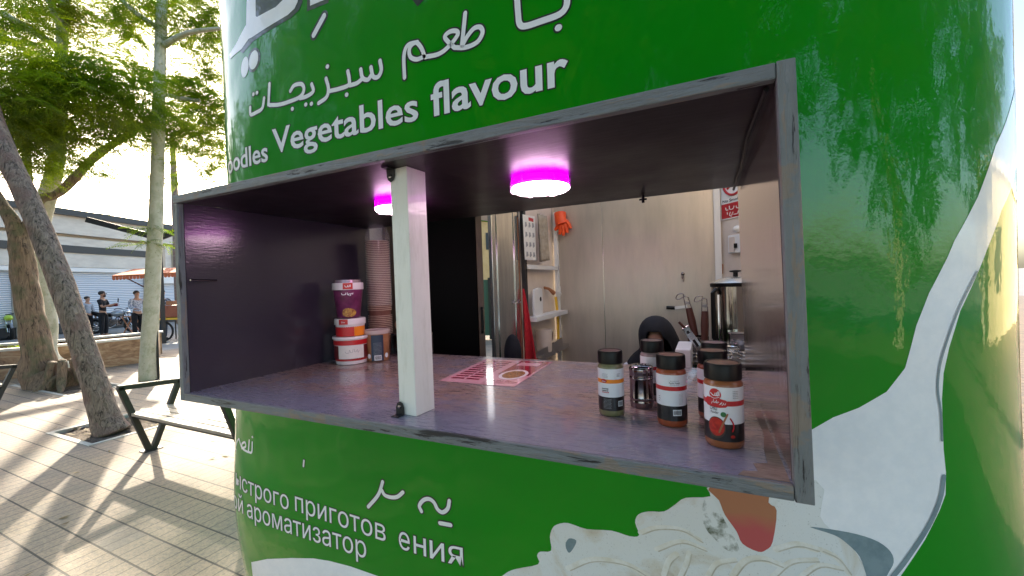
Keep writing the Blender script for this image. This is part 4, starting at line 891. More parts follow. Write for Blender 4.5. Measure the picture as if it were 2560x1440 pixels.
# urn
q = aty(1822, 720, 2.62); ux, uy = q.x+.035, 2.62; t = placed('steel_urn', 'large steel urn with a domed lid and black knob', 'urn', (ux, uy, 1.101)); rU = .125
zt = aty(1822, 708, 2.6).z-1.101; bt = .02
mb = MB(); mb.lathe([(rU, bt), (rU, zt-.002)], n=36); mb.build('urn_body', mat('urn_steel', (.3, .27, .23, 1), .12, 1), t, smooth=True)
mb = MB(); mb.lathe([(rU*1.04, zt-.018), (rU*1.05, zt-.016), (rU*1.05, zt), (rU, zt+.002)], n=36); mb.build('black_rim', M['black'], t, smooth=True)
mb = MB(); mb.lathe([(rU, zt+.003), (rU*.7, zt+.025), (rU*.3, zt+.036), (.0001, zt+.038)], n=36); mb.build('lid', mat('urn_lid', (.6, .6, .56, 1), .25, .8), t, smooth=True)
mb = MB(); mb.lathe([(.013, zt+.036), (.012, zt+.06), (.03, zt+.063), (.03, zt+.07), (.0001, zt+.074)], n=20); mb.build('knob', M['black'], t, smooth=True)
mb = MB(); mb.tube([(-rU*.8, -rU*.7, zt-.03), (-rU*.95, -rU*.8, zt-.05), (-rU*.95, -rU*.8, zt-.3), (-rU*.8, -rU*.7, zt-.33)], .012, 8); mb.build('handle', M['black'], t, smooth=True)
mb = MB(); mb.tube([(-rU*.72, -rU*.78, zt-.06), (-rU*.72, -rU*.78, zt-.36)], .008, 8); mb.build('gauge_glass', M['chrome'], t, smooth=True)
mb = MB(); q = aty(1848, 830, 2.5); mb.bb((q.x-.05, 2.45, 1.101), (q.x+.2, 2.7, 1.19)); bx_ = mb.build('pan_box', M['dark_steel'], empty('steel_tray_box', (q.x, 2.1, 1.101), 'brown steel tray box at the right end of the stove', 'tray box'), world=True, bevel=.004)
mb = MB(); mb.bb((q.x-.055, 2.44, 1.191), (q.x+.2, 2.71, 1.20)); mb.build('tray_rim', M['chrome'], bx_.parent, world=True)
# ladles and spatula standing in a steel pot
q = aty(1746, 855, 2.25); pot = placed('utensil_pot', 'small steel pot holding the ladles', 'pot', (q.x, 2.25, 1.101)); hz = q.z+.03-1.101
mb = MB(); mb.lathe([(.045, 0), (.048, .004), (.048, hz), (.044, hz), (.044, .01), (.0001, .008)], n=24); mb.build('pot_wall', M['dark_steel'], pot, smooth=True)
def ladle(p0, p1, p2, label, Y, hook=True):
    t = empty('ladle', aty(*p0, Y), label, 'ladle', 'ladles in the steel pot'); a_, b_, c_ = aty(*p0, Y), aty(*p1, Y), aty(*p2, Y)
    mb = MB(); mb.tube([a_, a_.lerp(b_, .5), b_], [.016, .019, .016], 10); mb.build('handle', M['brown_plastic'], t, world=True, smooth=True)
    mb = MB(); d = (c_-b_); sd_ = Vector((.013, 0, 0)); mb.tube([b_-sd_, c_-sd_*.8], .0025, 6); mb.tube([b_+sd_, c_+sd_*.8], .0025, 6)
    mb.tube(smooth_poly([c_-sd_*.8, c_+Vector((-.01, 0, .015)), c_+Vector((-.035, 0, .012)), c_+Vector((-.045, 0, -.008)), c_+Vector((-.03, 0, -.012)), c_+Vector((-.005, 0, .003)), c_+sd_*.8], 4), .0025, 6)
    mb.bar(b_.lerp(c_, .45)-sd_*.9, b_.lerp(c_, .45)+sd_*.9, .003, .014); mb.build('wire_hook', M['dark_steel'], t, world=True, smooth=True)
ladle((1738, 838), (1722, 770), (1714, 742), 'brown handled ladle leaning left in the steel pot', 2.22)
ladle((1762, 850), (1762, 778), (1761, 748), 'dark red handled ladle standing upright in the steel pot', 2.2)
t = placed('steel_tongs', 'slotted steel tongs leaning to the left beside the ladles', 'tongs', aty(1754, 875, 2.1))
mb = MB(); mb.bar(aty(1756, 880, 2.1), aty(1712, 818, 2.1), .030, .004, (0, 1, 0)); mb.build('tong_blade', M['chrome'], t, world=True, bevel=.001)
mb = MB(); mb.tube([aty(1712, 820, 2.09), aty(1697, 805, 2.09)], .006, 8); mb.build('handle', M['brown_plastic'], t, world=True)
mb = MB(); mb.bar(aty(1745, 866, 2.094), aty(1734, 850, 2.094), .011, .001, (0, 1, 0)); mb.build('slot', M['black_matte'], t, world=True)
mb = MB(); mb.bar(aty(1722, 834, 2.094), aty(1718, 828, 2.094), .011, .001, (0, 1, 0)); mb.build('slot', M['black_matte'], t, world=True)
t = placed('knife', 'knife with a black handle held flat on the steel wall', 'knife', aty(1685, 768, YI-.03))
mb = MB(); mb.tube([aty(1666, 769, YI-.03), aty(1687, 770, YI-.03)], [.014, .013], 8); mb.build('handle', M['black'], t, world=True, smooth=True)
mb = MB(); mb.bar(aty(1687, 770, YI-.03), aty(1718, 766, YI-.03), .006, .022); mb.build('blade', M['white'], t, world=True)

# ------------------------------------------------------------------ ground
mt = M['paving'] = mat('stone_paving', (.4, .37, .32, 1), .75); n = N(mt); v = n.co()
def brick(wd_, ht, mortar, off=0, sm=.2):
    x = n.new('ShaderNodeTexBrick'); n.l(v, x.inputs['Vector']); x.offset = off; x.squash = 1; x.inputs['Scale'].default_value = 1; x.inputs['Mortar Size'].default_value = mortar; x.inputs['Mortar Smooth'].default_value = sm
    x.inputs['Brick Width'].default_value = wd_; x.inputs['Row Height'].default_value = ht; x.inputs['Color1'].default_value = (0, 0, 0, 1); x.inputs['Color2'].default_value = (1, 1, 1, 1); x.inputs['Mortar'].default_value = (.5, .5, .5, 1); return x
b1 = brick(.40, .186, .0001); b2 = brick(.10, .186, .0042); b3 = brick(40, .186, .0055)
f = n.noise(v, 45, 8, .75); fb = n.noise(v, 1.3, 4, .6); f3 = n.noise(n.co((9, 1.5, 1)), 14, 6, .7)
base = n.mix(n.ramp(b1.outputs['Color'], [(.0, 0), (1, 1)]), (.20, .165, .135, 1), (.36, .265, .175, 1))
base = n.mix(n.ramp(fb, [(.4, 0), (.6, .7)]), base, (.36, .255, .18, 1))
base = n.mix(n.ramp(f, [(.40, .6), (.56, 0)]), base, (.13, .115, .10, 1))
base = n.mix(n.ramp(f3, [(.36, .7), (.46, 0)]), base, (.10, .09, .085, 1))
dk = n.new('ShaderNodeMath', operation='MAXIMUM'); n.l(b3.outputs['Fac'], dk.inputs[0]); n.l(b3.outputs['Fac'], dk.inputs[1])
base = n.mix(n.ramp(b2.outputs['Fac'], [(0, 0), (1, .75)]), base, (.07, .06, .05, 1)); base = n.mix(dk.outputs[0], base, (.03, .026, .022, 1)); n.color(base)
hs = n.new('ShaderNodeMath', operation='MAXIMUM'); n.l(dk.outputs[0], hs.inputs[0]); n.l(b2.outputs['Fac'], hs.inputs[1])
h2 = n.new('ShaderNodeMath', operation='MULTIPLY_ADD'); n.l(hs.outputs[0], h2.inputs[0]); h2.inputs[1].default_value = -1.2; n.l(f, h2.inputs[2]); n.bump(h2.outputs[0], .8, .006)
def plane(name, x0, y0, x1, y1, z, mt, kind='structure'):
    mb = MB(); mb.add([(x0, y0, z), (x1, y0, z), (x1, y1, z), (x0, y1, z)], [(0, 1, 2, 3)]); return tag(mb.build(name, mt, fixn=False), kind=kind)
M['earth'] = noisy('earth', (.05, .035, .025, 1), (.14, .10, .075, 1), 30, .95, .8, .03)
M['concrete'] = noisy('street_concrete', (.22, .21, .2, 1), (.3, .29, .27, 1), 3, .85, .2)
M['stone_edge'] = noisy('stone_edge', (.36, .34, .30, 1), (.45, .43, .38, 1), 15, .7, .1)
plane('ground', -300, -300, 300, 300, -.09, M['concrete'])
# the paved square, with the two openings for the trees left out
px0, px1, py0, py1 = -6.63, -5.70, 1.90, 2.62       # tree pit
def gx(x0, y0, x1, y1, k=[0]):
    mb = MB(); mb.add([(x0, y0, 0), (x1, y0, 0), (x1, y1, 0), (x0, y1, 0)], [(0, 1, 2, 3)]); return mb
mb = MB(); XL, XR, YN, YFR = -13.2, 14, -16, 30; tq = (-14.5, 2.55, -7.6, 3.55)
cells_x = sorted([XL, px0, px1, XR, -11.0, -8.9]); cells_y = sorted([YN, py0, py1, YFR, 2.72, 3.35])
for i in range(len(cells_x)-1):
    for j in range(len(cells_y)-1):
        xm_, ym_ = (cells_x[i]+cells_x[i+1])/2, (cells_y[j]+cells_y[j+1])/2
        if px0 < xm_ < px1 and py0 < ym_ < py1: continue
        if -11.0 < xm_ < -8.9 and 2.72 < ym_ < 3.35: continue
        mb.add([(cells_x[i], cells_y[j], 0), (cells_x[i+1], cells_y[j], 0), (cells_x[i+1], cells_y[j+1], 0), (cells_x[i], cells_y[j+1], 0)], [(0, 1, 2, 3)])
tag(mb.build('paved_square', M['paving'], fixn=False), kind='structure')
mb = MB()
for (a_, b_, c_, d_) in ((px0, py0, px1, py1), (-11.0, 2.72, -8.9, 3.35)):
    mb.bb((a_-.05, b_-.05, -.08), (c_+.05, b_, .006)); mb.bb((a_-.05, d_, -.08), (c_+.05, d_+.05, .006)); mb.bb((a_-.05, b_, -.08), (a_, d_, .006)); mb.bb((c_, b_, -.08), (c_+.05, d_, .006))
tag(mb.build('pit_kerbs', M['stone_edge']), kind='structure')
def bumpy(name, x0, y0, x1, y1, z, amp, mt, step=.05, kind='structure'):
    nx_, ny_ = int((x1-x0)/step), int((y1-y0)/step); rn = random.Random(3); mb = MB()
    vs = [(x0+(x1-x0)*i/nx_, y0+(y1-y0)*j/ny_, z+rn.uniform(-amp, amp)) for j in range(ny_+1) for i in range(nx_+1)]
    mb.add(vs, [(j*(nx_+1)+i, j*(nx_+1)+i+1, (j+1)*(nx_+1)+i+1, (j+1)*(nx_+1)+i) for j in range(ny_) for i in range(nx_)]); return tag(mb.build(name, mt, smooth=True, fixn=False), kind=kind)
bumpy('pit_soil', px0, py0, px1, py1, -.035, .015, M['earth']); bumpy('pit_soil', -11.0, 2.72, -8.9, 3.35, -.035, .02, M['earth'], .08)
plane('street', -40, -20, -13.2, 40, -.03, M['concrete'])

# ------------------------------------------------------------------ benches
M['bench_slat'] = noisy('bench_slat', (.30, .23, .17, 1), (.42, .34, .27, 1), 10, .45, .15, st=(1, 12, 4))
def bench(x, y, rz, label, L=1.6):
    t = empty('bench', (x, y, 0), label, 'bench', 'metal and wood benches on the square', rz)
    for k, X_ in enumerate((0, L)):
        mb = MB(); tk = .045
        for a_, b_ in (((X_, .0, .0), (X_, -.20, .66)), ((X_, .03, .0), (X_, .27, .62)), ((X_, -.215, .655), (X_, .29, .615))): mb.bar(a_, b_, tk, .05, (1, 0, 0))
        mb.build('side_frame', M['black_metal'], t, bevel=.004)
        mb = MB(); mb.bb((X_-.05, -.06, 0), (X_+.05, .09, .008)); mb.build('foot_plate', M['black_metal'], t)
    mb = MB(); mb.bb((.02, -.105, .345), (L-.02, -.08, .372)); mb.bb((.02, .12, .345), (L-.02, .145, .372)); mb.build('rail', M['black_metal'], t)
    for k in range(4): mb = MB(); y0 = -.135+k*.082; mb.bb((-.01, y0, .374), (L+.01, y0+.072, .40)); mb.build('seat_slat', M['bench_slat'], t, bevel=.004)
bench(-4.9, 2.035, 0, 'bench with black V shaped side frames and pale wood slats beside the kiosk')
bench(-9.93, 1.79, 0, 'black framed bench end cut off at the left edge of the photo')

# ------------------------------------------------------------------ trees
def bark(name, c1, c2, sc_=(10, 10, 2.4), b=.9, bd=.03, crack=None, patch=None):
    mt = mat(name, c1, .85); n = N(mt); v = n.co(sc_); f = n.noise(v, 2.4, 9, .7, 1.1)
    c = n.ramp(f, [(.36, c1), (.6, c2)])
    if crack: c = n.mix(n.ramp(f, [(.34, 1), (.44, 0)]), c, crack)
    if patch:
        pf = n.noise(n.co((2, 2, 1.5)), 3, 4, .6); c = n.mix(n.ramp(pf, [(.5, 0), (.62, .7)]), c, patch)
    n.color(c); n.bump(f, b, bd); return mt
M['bark_dark'] = bark('rough_bark', (.10, .07, .055, 1), (.40, .29, .23, 1), (13, 13, 3.4), 1, .06, crack=(.012, .008, .006, 1), patch=(.28, .16, .13, 1))
M['bark_red'] = bark('reddish_bark', (.10, .06, .04, 1), (.29, .19, .12, 1), (12, 12, 1.6), crack=(.02, .012, .008, 1), patch=(.13, .12, .06, 1))
M['bark_pale'] = bark('pale_bark', (.42, .39, .28, 1), (.52, .48, .37, 1), (3, 3, 2), .4, .012, patch=(.30, .30, .19, 1))
for k_ in ('bark_pale',):
    n = N(M[k_]); sp_ = n.noise(n.co((18, 18, 30)), 1.6, 3, .6); old = n.b.inputs['Base Color'].links[0].from_socket; n.color(n.mix(n.ramp(sp_, [(.66, 0), (.7, .85)]), old, (.06, .05, .035, 1)))
def leafmat(name, c1, c2, tr):
    mt = bpy.data.materials.new(name); mt.use_nodes = True; nt_ = mt.node_tree; nt_.nodes.remove(nt_.nodes['Principled BSDF']); out = nt_.nodes['Material Output']
    d = nt_.nodes.new('ShaderNodeBsdfDiffuse'); t_ = nt_.nodes.new('ShaderNodeBsdfTranslucent'); mx = nt_.nodes.new('ShaderNodeMixShader'); gl = nt_.nodes.new('ShaderNodeBsdfGlossy'); m2 = nt_.nodes.new('ShaderNodeMixShader')
    tc = nt_.nodes.new('ShaderNodeTexCoord'); no = nt_.nodes.new('ShaderNodeTexNoise'); no.inputs['Scale'].default_value = 1.7; no.inputs['Detail'].default_value = 5; rp = nt_.nodes.new('ShaderNodeValToRGB')
    nt_.links.new(tc.outputs['Object'], no.inputs[0]); nt_.links.new(no.outputs[0], rp.inputs[0]); rp.color_ramp.elements[0].position = .38; rp.color_ramp.elements[1].position = .62; rp.color_ramp.elements[0].color = c1; rp.color_ramp.elements[1].color = c2
    nt_.links.new(rp.outputs[0], d.inputs[0]); mm = nt_.nodes.new('ShaderNodeMix'); mm.data_type = 'RGBA'; mm.blend_type = 'MULTIPLY'; mm.inputs[0].default_value = 1; nt_.links.new(rp.outputs[0], mm.inputs[6]); mm.inputs[7].default_value = tr; nt_.links.new(mm.outputs[2], t_.inputs[0])
    mx.inputs[0].default_value = .62; nt_.links.new(d.outputs[0], mx.inputs[1]); nt_.links.new(t_.outputs[0], mx.inputs[2]); gl.inputs['Roughness'].default_value = .4; m2.inputs[0].default_value = .05
    nt_.links.new(mx.outputs[0], m2.inputs[1]); nt_.links.new(gl.outputs[0], m2.inputs[2]); nt_.links.new(m2.outputs[0], out.inputs[0]); return mt
M['leaf'] = leafmat('leaf', (.06, .115, .006, 1), (.15, .21, .008, 1), (2.6, 2.4, 1., 1))
M['leaf_yellow'] = leafmat('leaf_yellow', (.08, .12, .008, 1), (.16, .18, .010, 1), (2.4, 2.2, 1, 1))
M['leaf_dark'] = leafmat('leaf_dark', (.045, .085, .016, 1), (.07, .11, .016, 1), (2, 2, 1.2, 1))
def frond(rn, n_pair=8, L=.24, lw=.017, ll=.052):
    vs = []; fs = []
    for i in range(n_pair):
        x = L*(.15+.85*i/(n_pair-1)); k = 1-.35*abs(i/(n_pair-1)-.4)
        for s_ in (-1, 1):
            a = radians(62)-i*.03; dx, dy = cos(a)*ll*k, s_*sin(a)*ll*k; wx, wy = -sin(a)*lw*.5*k, s_*cos(a)*lw*.5*k; z = -.35*x*x/L; b = len(vs); dz = -.012*k
            vs += [(x, s_*.002, z), (x+dx*.55+wx, dy*.55+wy, z+dz*.4), (x+dx, dy, z+dz*1.4), (x+dx*.55-wx, dy*.55-wy, z+dz*.4)]; fs.append((b, b+1, b+2, b+3))
    return np.array(vs), np.array(fs)
def foliage(name, blobs, mt, parent, seed, per=130, fr=None, scale=1.0):
    """blobs: (centre, radius, density). sprays of drooping fronds along little twigs spread through each blob"""
    rs = np.random.RandomState(seed); fv, ff = fr or frond(None); V = []; F_ = []; base = 0
    for c, r, dn in blobs:
        ntw = max(3, int(per*dn*r*r*.95)); 
        for _ in range(ntw):
            d = rs.normal(size=3); d /= np.linalg.norm(d); q = np.array(c)+d*r*rs.uniform(.1, 1)**.6*np.array([1, 1, .62]); az = rs.uniform(0, 2*pi)
            for k in range(8):
                a = az+rs.uniform(-1.0, 1.0)+(k % 2)*.6; p = q+np.array([cos(az), sin(az), -.15])*(k*.045)+rs.normal(size=3)*.02
                sc_ = scale*rs.uniform(.75, 1.15); tilt = rs.uniform(-.35, .5); roll = rs.uniform(-.6, .6)
                ca, sa, ct, st_, cr, sr = cos(a), sin(a), cos(tilt), sin(tilt), cos(roll), sin(roll)
                R1 = np.array([[1, 0, 0], [0, cr, -sr], [0, sr, cr]]); R2 = np.array([[ct, 0, st_], [0, 1, 0], [-st_, 0, ct]]); R3 = np.array([[ca, -sa, 0], [sa, ca, 0], [0, 0, 1]])
                V.append((fv*sc_) @ (R3 @ R2 @ R1).T+p); F_.append(ff+base); base += len(fv)
    V = np.concatenate(V).astype(np.float32); F_ = np.concatenate(F_).astype(np.int32)
    if parent is not None: V -= np.array(parent.location, dtype=np.float32)
    me = bpy.data.meshes.new(name); me.vertices.add(len(V)); me.vertices.foreach_set('co', V.ravel()); k = F_.shape[1]; me.loops.add(F_.size); me.loops.foreach_set('vertex_index', F_.ravel()); me.polygons.add(len(F_))
    me.polygons.foreach_set('loop_start', np.arange(0, F_.size, k, dtype=np.int32)); me.update(calc_edges=True); me.materials.append(mt)
    o = bpy.data.objects.new(name, me); COL.objects.link(o); o.parent = parent; return o
def limb(pts, rad, n=14, seed=1, knob=.05):
    rn = random.Random(seed); P = smooth_poly([tuple(p) for p in pts], 8); Rr = np.interp(np.linspace(0, 1, len(P)), np.linspace(0, 1, len(rad)), rad)
    mb = MB(); mb.tube(P, list(Rr), n)
    mb.v = [Vector(v) for v in mb.v]
    for i, v in enumerate(mb.v):
        c = Vector(P[min(i//n, len(P)-1)]); k = 1+knob*(sin(i//n*.9+(i % n)*1.3)+sin((i % n)*2.1+i//n*.37)*.7)*.6+rn.uniform(-knob, knob)*.4; mb.v[i] = c+(v-c)*k
    return mb
def tree(name, base, trunk, trad, limbs, blobs, label, bk, lf, seed, per=130, n=18, knob=.05, fr=None, scale=1.0, group=None, roots=0):
    t = empty(name, base, label, 'tree', group)
    mb = limb(trunk, trad, n, seed, knob)
    for k in range(roots):
        a = 2*pi*k/roots+.4; r = trad[0]; b = Vector(trunk[0]); e = limb([b+Vector((cos(a)*r*.45, sin(a)*r*.45, .5)), b+Vector((cos(a)*r*.8, sin(a)*r*.8, .14)), b+Vector((cos(a)*r*1.7, sin(a)*r*1.5, -.03))], [r*.2, r*.2, r*.06], 8, seed+k, .12); mb.add(e.v, e.f)
    tr = mb.build('trunk', bk, t, world=True, smooth=True); md = tr.modifiers.new('s', 'SUBSURF'); md.levels = md.render_levels = 1
    for k, (pts, rad) in enumerate(limbs): limb(pts, rad, 10, seed+9+k, knob).build('limb', bk, t, world=True, smooth=True)
    if blobs: foliage('crown', blobs, lf, t, seed, per, fr, scale)
    return t
A = at
def B(x, y, d, r, dn=1.): return (np.array(A(x, y, d)), r, dn)
# front leaning trunk
b0 = atz(272, 1092, -.05); b0 = Vector((-6.08, 2.2, -.06))
dp = lambda p: float((Vector(p)-Vector((0, 0, CAMH))).dot(Vector(_fw)))
D1 = dp(b0)
tree('leaning_tree', b0, [b0, A(262, 1040, D1), A(238, 960, D1), A(205, 860, D1+.02), A(165, 740, D1+.05), A(120, 620, D1+.1), A(70, 500, D1+.15), A(15, 385, D1+.2), A(-60, 220, D1+.3), A(-160, 0, D1+.5)],
     [.17, .135, .118, .114, .112, .11, .105, .1, .09, .07], [([A(25, 400, D1+.2), A(-20, 250, D1+.5), A(-30, 60, D1+.9)], [.09, .06, .04])],
     [B(-200, 60, D1+.3, .6, .6), B(-160, -100, D1+.6, .7, .5)], 'rough barked tree leaning left out of a square pit by the bench', M['bark_dark'], M['leaf'], 11, roots=0, knob=.05)
# thick reddish trunk
b1_ = Vector((-9.95, 3.03, -.06)); D2 = dp(b1_)
tree('thick_tree', b1_, [b1_, A(104, 945, D2), A(95, 880, D2), A(78, 790, D2), A(62, 700, D2), A(52, 620, D2), A(34, 560, D2), A(-10, 490, D2+.1), A(-80, 380, D2+.3), A(-160, 260, D2+.5)],
     [.34, .27, .2, .175, .165, .15, .10, .085, .07, .05], [([A(52, 625, D2), A(72, 560, D2+.1), A(100, 500, D2+.2), A(150, 480, D2+.4), A(235, 395, D2+.7), A(300, 350, D2+1.0), A(372, 306, D2+1.3)], [.10, .085, .075, .07, .07, .065, .05])],
     [B(60, 190, D2-1.2, .75, 1.1), B(-10, 280, D2-1.0, .7, 1.1), B(170, 220, D2-.8, .7, 1.2), B(290, 190, D2-.7, .55, 1.1), B(30, 370, D2-.6, .5), B(120, 330, D2-.6, .6), B(230, 290, D2-.5, .55, .9),
      B(330, 260, D2-.6, .5, 1.0), B(160, 400, D2-.2, .35, .9), B(230, 410, D2, .3, .8), B(30, 40, D2, .8, .9), B(0, 130, D2-.4, .7, .9), B(80, 240, D2-1.5, .6, 1.2), B(10, 330, D2-1.2, .55, 1.1), B(190, 170, D2-1.2, .45, 1.1), B(260, 250, D2-1.1, .45, 1.1), B(100, 300, D2-1.0, .5, 1), B(20, 430, D2-.8, .4, .9), B(330, 210, D2-1., .4, 1), B(180, 330, D2-.9, .4, 1), B(270, 330, D2-.6, .35, .9), B(110, 400, D2-.5, .35, .9)], 'thick tree with reddish furrowed bark and spreading roots beyond the leaning trunk', M['bark_red'], M['leaf'], 21, per=175, roots=7, knob=.09)
# pale trunk behind
b2_ = Vector((-10.75, 3.5, -.05)); D3 = dp(b2_)
tree('pale_tree', b2_, [b2_, A(118, 900, D3), A(112, 800, D3), A(100, 700, D3), A(92, 620, D3), A(105, 540, D3), A(125, 470, D3), A(140, 400, D3), A(150, 250, D3), A(155, 100, D3+.1), A(165, -60, D3+.2)],
     [.2, .18, .175, .16, .145, .14, .135, .12, .105, .09, .085], [([A(155, 80, D3), A(130, 20, D3-.2), A(110, -30, D3-.4)], [.06, .045, .04]), ([A(150, 120, D3), A(60, 65, D3-.3), A(0, 30, D3-.5)], [.06, .055, .05])],
     [B(210, 90, D3+.8, .55, .5), B(100, 110, D3+.6, .7, .8), B(60, 290, D3+1, .8, .8), B(250, 20, D3+.5, .6, .9), B(40, 20, D3+.5, .8, .9), B(200, 50, D3+.2, .5, .8), B(180, 0, D3, .6, .6), B(60, -40, D3, .9, .8)], 'pale smooth trunked tree standing behind the thick reddish tree', M['bark_pale'], M['leaf_yellow'], 31, per=170, roots=0, knob=.04)
# pale right trunk
b3_ = Vector((-8.95, 3.74, -.03)); D4 = dp(b3_)
tree('slender_pale_tree', b3_, [b3_, A(372, 880, D4), A(378, 780, D4), A(383, 680, D4), A(389, 560, D4), A(393, 440, D4), A(397, 300, D4), A(400, 150, D4), A(403, 60, D4), A(408, -80, D4+.1)],
     [.14, .125, .118, .114, .108, .1, .093, .088, .083, .07], [([A(405, 118, D4), A(440, 95, D4-.1), A(480, 80, D4-.2), A(560, 70, D4-.3)], [.055, .045, .04, .03]), ([A(400, 235, D4), A(370, 225, D4+.2), A(310, 212, D4+.4), A(260, 200, D4+.6)], [.035, .03, .026, .02]),
      ([A(395, 232, D4), A(450, 245, D4+.2), A(500, 252, D4+.3)], [.04, .035, .03]), ([A(398, 70, D4), A(350, 40, D4-.1), A(305, 0, D4-.2), A(280, -50, D4-.2)], [.05, .04, .035, .03])],
     [B(520, 230, D4+.4, .5, 1.2), B(470, 300, D4+.5, .5, 1.2), B(530, 330, D4+.4, .45, 1.1), B(440, 200, D4+.5, .4, .9), B(330, 130, D4+.5, .5, .9), B(460, 140, D4+.4, .4, .8), B(540, 130, D4+.5, .4, .8), B(520, 20, D4, .6, 1.0), B(440, -10, D4+.3, .5, .9), B(340, 30, D4-.2, .55, .9),
      B(300, 60, D4+.2, .4, .8), B(500, 400, D4+.4, .35, .8), B(545, 430, D4+.5, .3, .7), B(310, 330, D4+.7, .5, .8), B(340, 420, D4+.6, .25, .8), B(200, 430, D4+.8, .35, .7), B(380, 605, D4-.05, .09, 2.5), B(383, 570, D4-.1, .06, 2), B(250, -40, D4, .6, .6), B(420, 330, D4+.3, .45, .9), B(560, 280, D4+.8, .5, 1.0), B(480, 240, D4+.9, .6, 1.1), B(530, 180, D4+.9, .5, 1.1), B(450, 60, D4+.6, .5, 1.0), B(360, 190, D4+.9, .45, .9), B(480, 350, D4+.9, .45, 1.1), B(545, 380, D4+.7, .4, 1.1), B(330, 300, D4+.3, .35, 1), B(300, 370, D4+.5, .3, .8), B(470, 420, D4+.8, .25, .8), B(350, 470, D4+.6, .18, .8), B(560, 60, D4+.8, .5, 1), B(500, 90, D4+.9, .5, .9), B(420, 440, D4+.8, .22, .9), B(370, 330, D4+.6, .35, .9), B(260, 130, D4+1.2, .4, .8), B(330, -20, D4+.4, .5, 1)],
     'slender pale trunked tree standing beside the left end of the serving hatch', M['bark_pale'], M['leaf'], 41, per=175, knob=.03)
# more crowns further back and above
for k, (x, y, d, r, dn, lab) in enumerate(((60, 250, 17, 1.9, .5, 'far tree crown showing between the trunks at the left'), (430, 330, 19, 2.2, .45, 'far tree crown showing through gaps right of the slender trunk'), (250, 545, 36, 1.6, .5, 'small distant tree rising behind the shop roof'))):
    c = A(x, y, d); g_ = Vector((c.x, c.y, 0))
    tree('far_tree', g_, [g_, g_.lerp(c, .5), c], [.2, .16, .1], [], [(np.array(c), r, dn), (np.array(c+Vector((1.2, .4, .8))), r*.8, dn)], lab, M['bark_dark'], M['leaf_yellow' if k < 2 else 'leaf'], 60+k, per=30, fr=frond(None, 6, .34, .035, .1), scale=1.4)

# ------------------------------------------------------------------ planter wall
mt = M['cladding'] = mat('stone_cladding', (.3, .18, .1, 1), .4); n = N(mt); f = n.noise(n.co((1, 1, 2.5)), 3.5, 7, .65, 1.2); n.color(n.ramp(f, [(.3, (.12, .055, .03, 1)), (.48, (.28, .16, .09, 1)), (.7, (.45, .32, .2, 1))])); n.bump(f, .15, .01)
M['cap'] = noisy('white_cap_stone', (.55, .52, .47, 1), (.65, .62, .56, 1), 8, .5, .1)
wpts = [Vector((-13.3, 1.2, 0)), Vector((-12.45, 2.2, 0)), Vector((-11.75, 3.2, 0)), Vector((-11.32, 4.85, 0))]
t = empty('planter', (-12, 3.3, 0), 'low planter wall clad in brown stone with a white cap', 'planter')
off_ = Vector((-1.35, .75, 0))
def wallseg(a, b, z0, z1, th, mb):
    d = (b-a).normalized(); nn = Vector((-d.y, d.x, 0))*th
    vs = [a, b, b+nn, a+nn]; vs = [Vector((p.x, p.y, z0)) for p in vs]+[Vector((p.x, p.y, z1)) for p in vs]; mb.add(vs, [(0, 1, 2, 3), (4, 5, 6, 7), (0, 1, 5, 4), (1, 2, 6, 5), (2, 3, 7, 6), (3, 0, 4, 7)])
ring = wpts+[wpts[-1]+off_, wpts[-2]+off_, wpts[-3]+off_, wpts[0]+off_]
mb = MB(); mc = MB()
for i in range(len(ring)):
    a_, b_ = ring[i], ring[(i+1) % len(ring)]; d = (b_-a_).normalized(); e_ = d*.002*i
    wallseg(a_, b_, -.03, .53, .12, mb); wallseg(a_-d*.03, b_+d*.03, .5305+.0004*i, .575+.0004*i, .17, mc)
mb.build('clad_wall', M['cladding'], t, world=True); mc.build('cap_stone', M['cap'], t, world=True)
mb = MB(); mb.add([Vector((p.x, p.y, .45)) for p in ring], [tuple(range(len(ring)))]); mb.build('soil', M['earth'], t, world=True, fixn=False)
rs = []
foliage('small_plants', [((-13.2, 2.6, .5), .25, 2), ((-12.9, 3.2, .5), .2, 1.5)], M['leaf'], t, 77, per=200, fr=frond(None, 5, .1, .03, .07))

# ------------------------------------------------------------------ shop building across the street
P0 = Vector((-25, 8.3, 0)); du_ = Vector((-.361, .9326, 0)); dn_ = Vector((.9326, .361, 0))
def fp(s_, z, o_=0): return P0+du_*s_+dn_*o_+Vector((0, 0, z))
shop = empty('shop_building', P0, 'low pale shop building with white roller shutters and a black roof edge', 'building')
def fb_(s0, s1, z0, z1, o0, o1, mb):
    vs = [fp(s_, z, o_) for s_ in (s0, s1) for z in (z0, z1) for o_ in (o0, o1)]; mb.add(vs, [(0, 1, 3, 2), (4, 6, 7, 5), (0, 4, 5, 1), (2, 3, 7, 6), (0, 2, 6, 4), (1, 5, 7, 3)]); return mb
M['facade'] = noisy('facade_stone', (.55, .51, .45, 1), (.66, .62, .55, 1), 1.5, .7, .1, st=(1, 1, 3)); M['facade_warm'] = noisy('facade_warm', (.42, .35, .27, 1), (.5, .43, .34, 1), 1.5, .7, .1); M['band'] = mat('dark_band', (.03, .033, .036, 1), .4)
mt = M['shutter'] = mat('roller_shutter', (.62, .64, .66, 1), .4); n = N(mt); sx_ = n.new('ShaderNodeSeparateXYZ'); n.l(n.co(), sx_.inputs[0]); wv = n.new('ShaderNodeMath', operation='MULTIPLY'); n.l(sx_.outputs[2], wv.inputs[0]); wv.inputs[1].default_value = 2*pi/.085
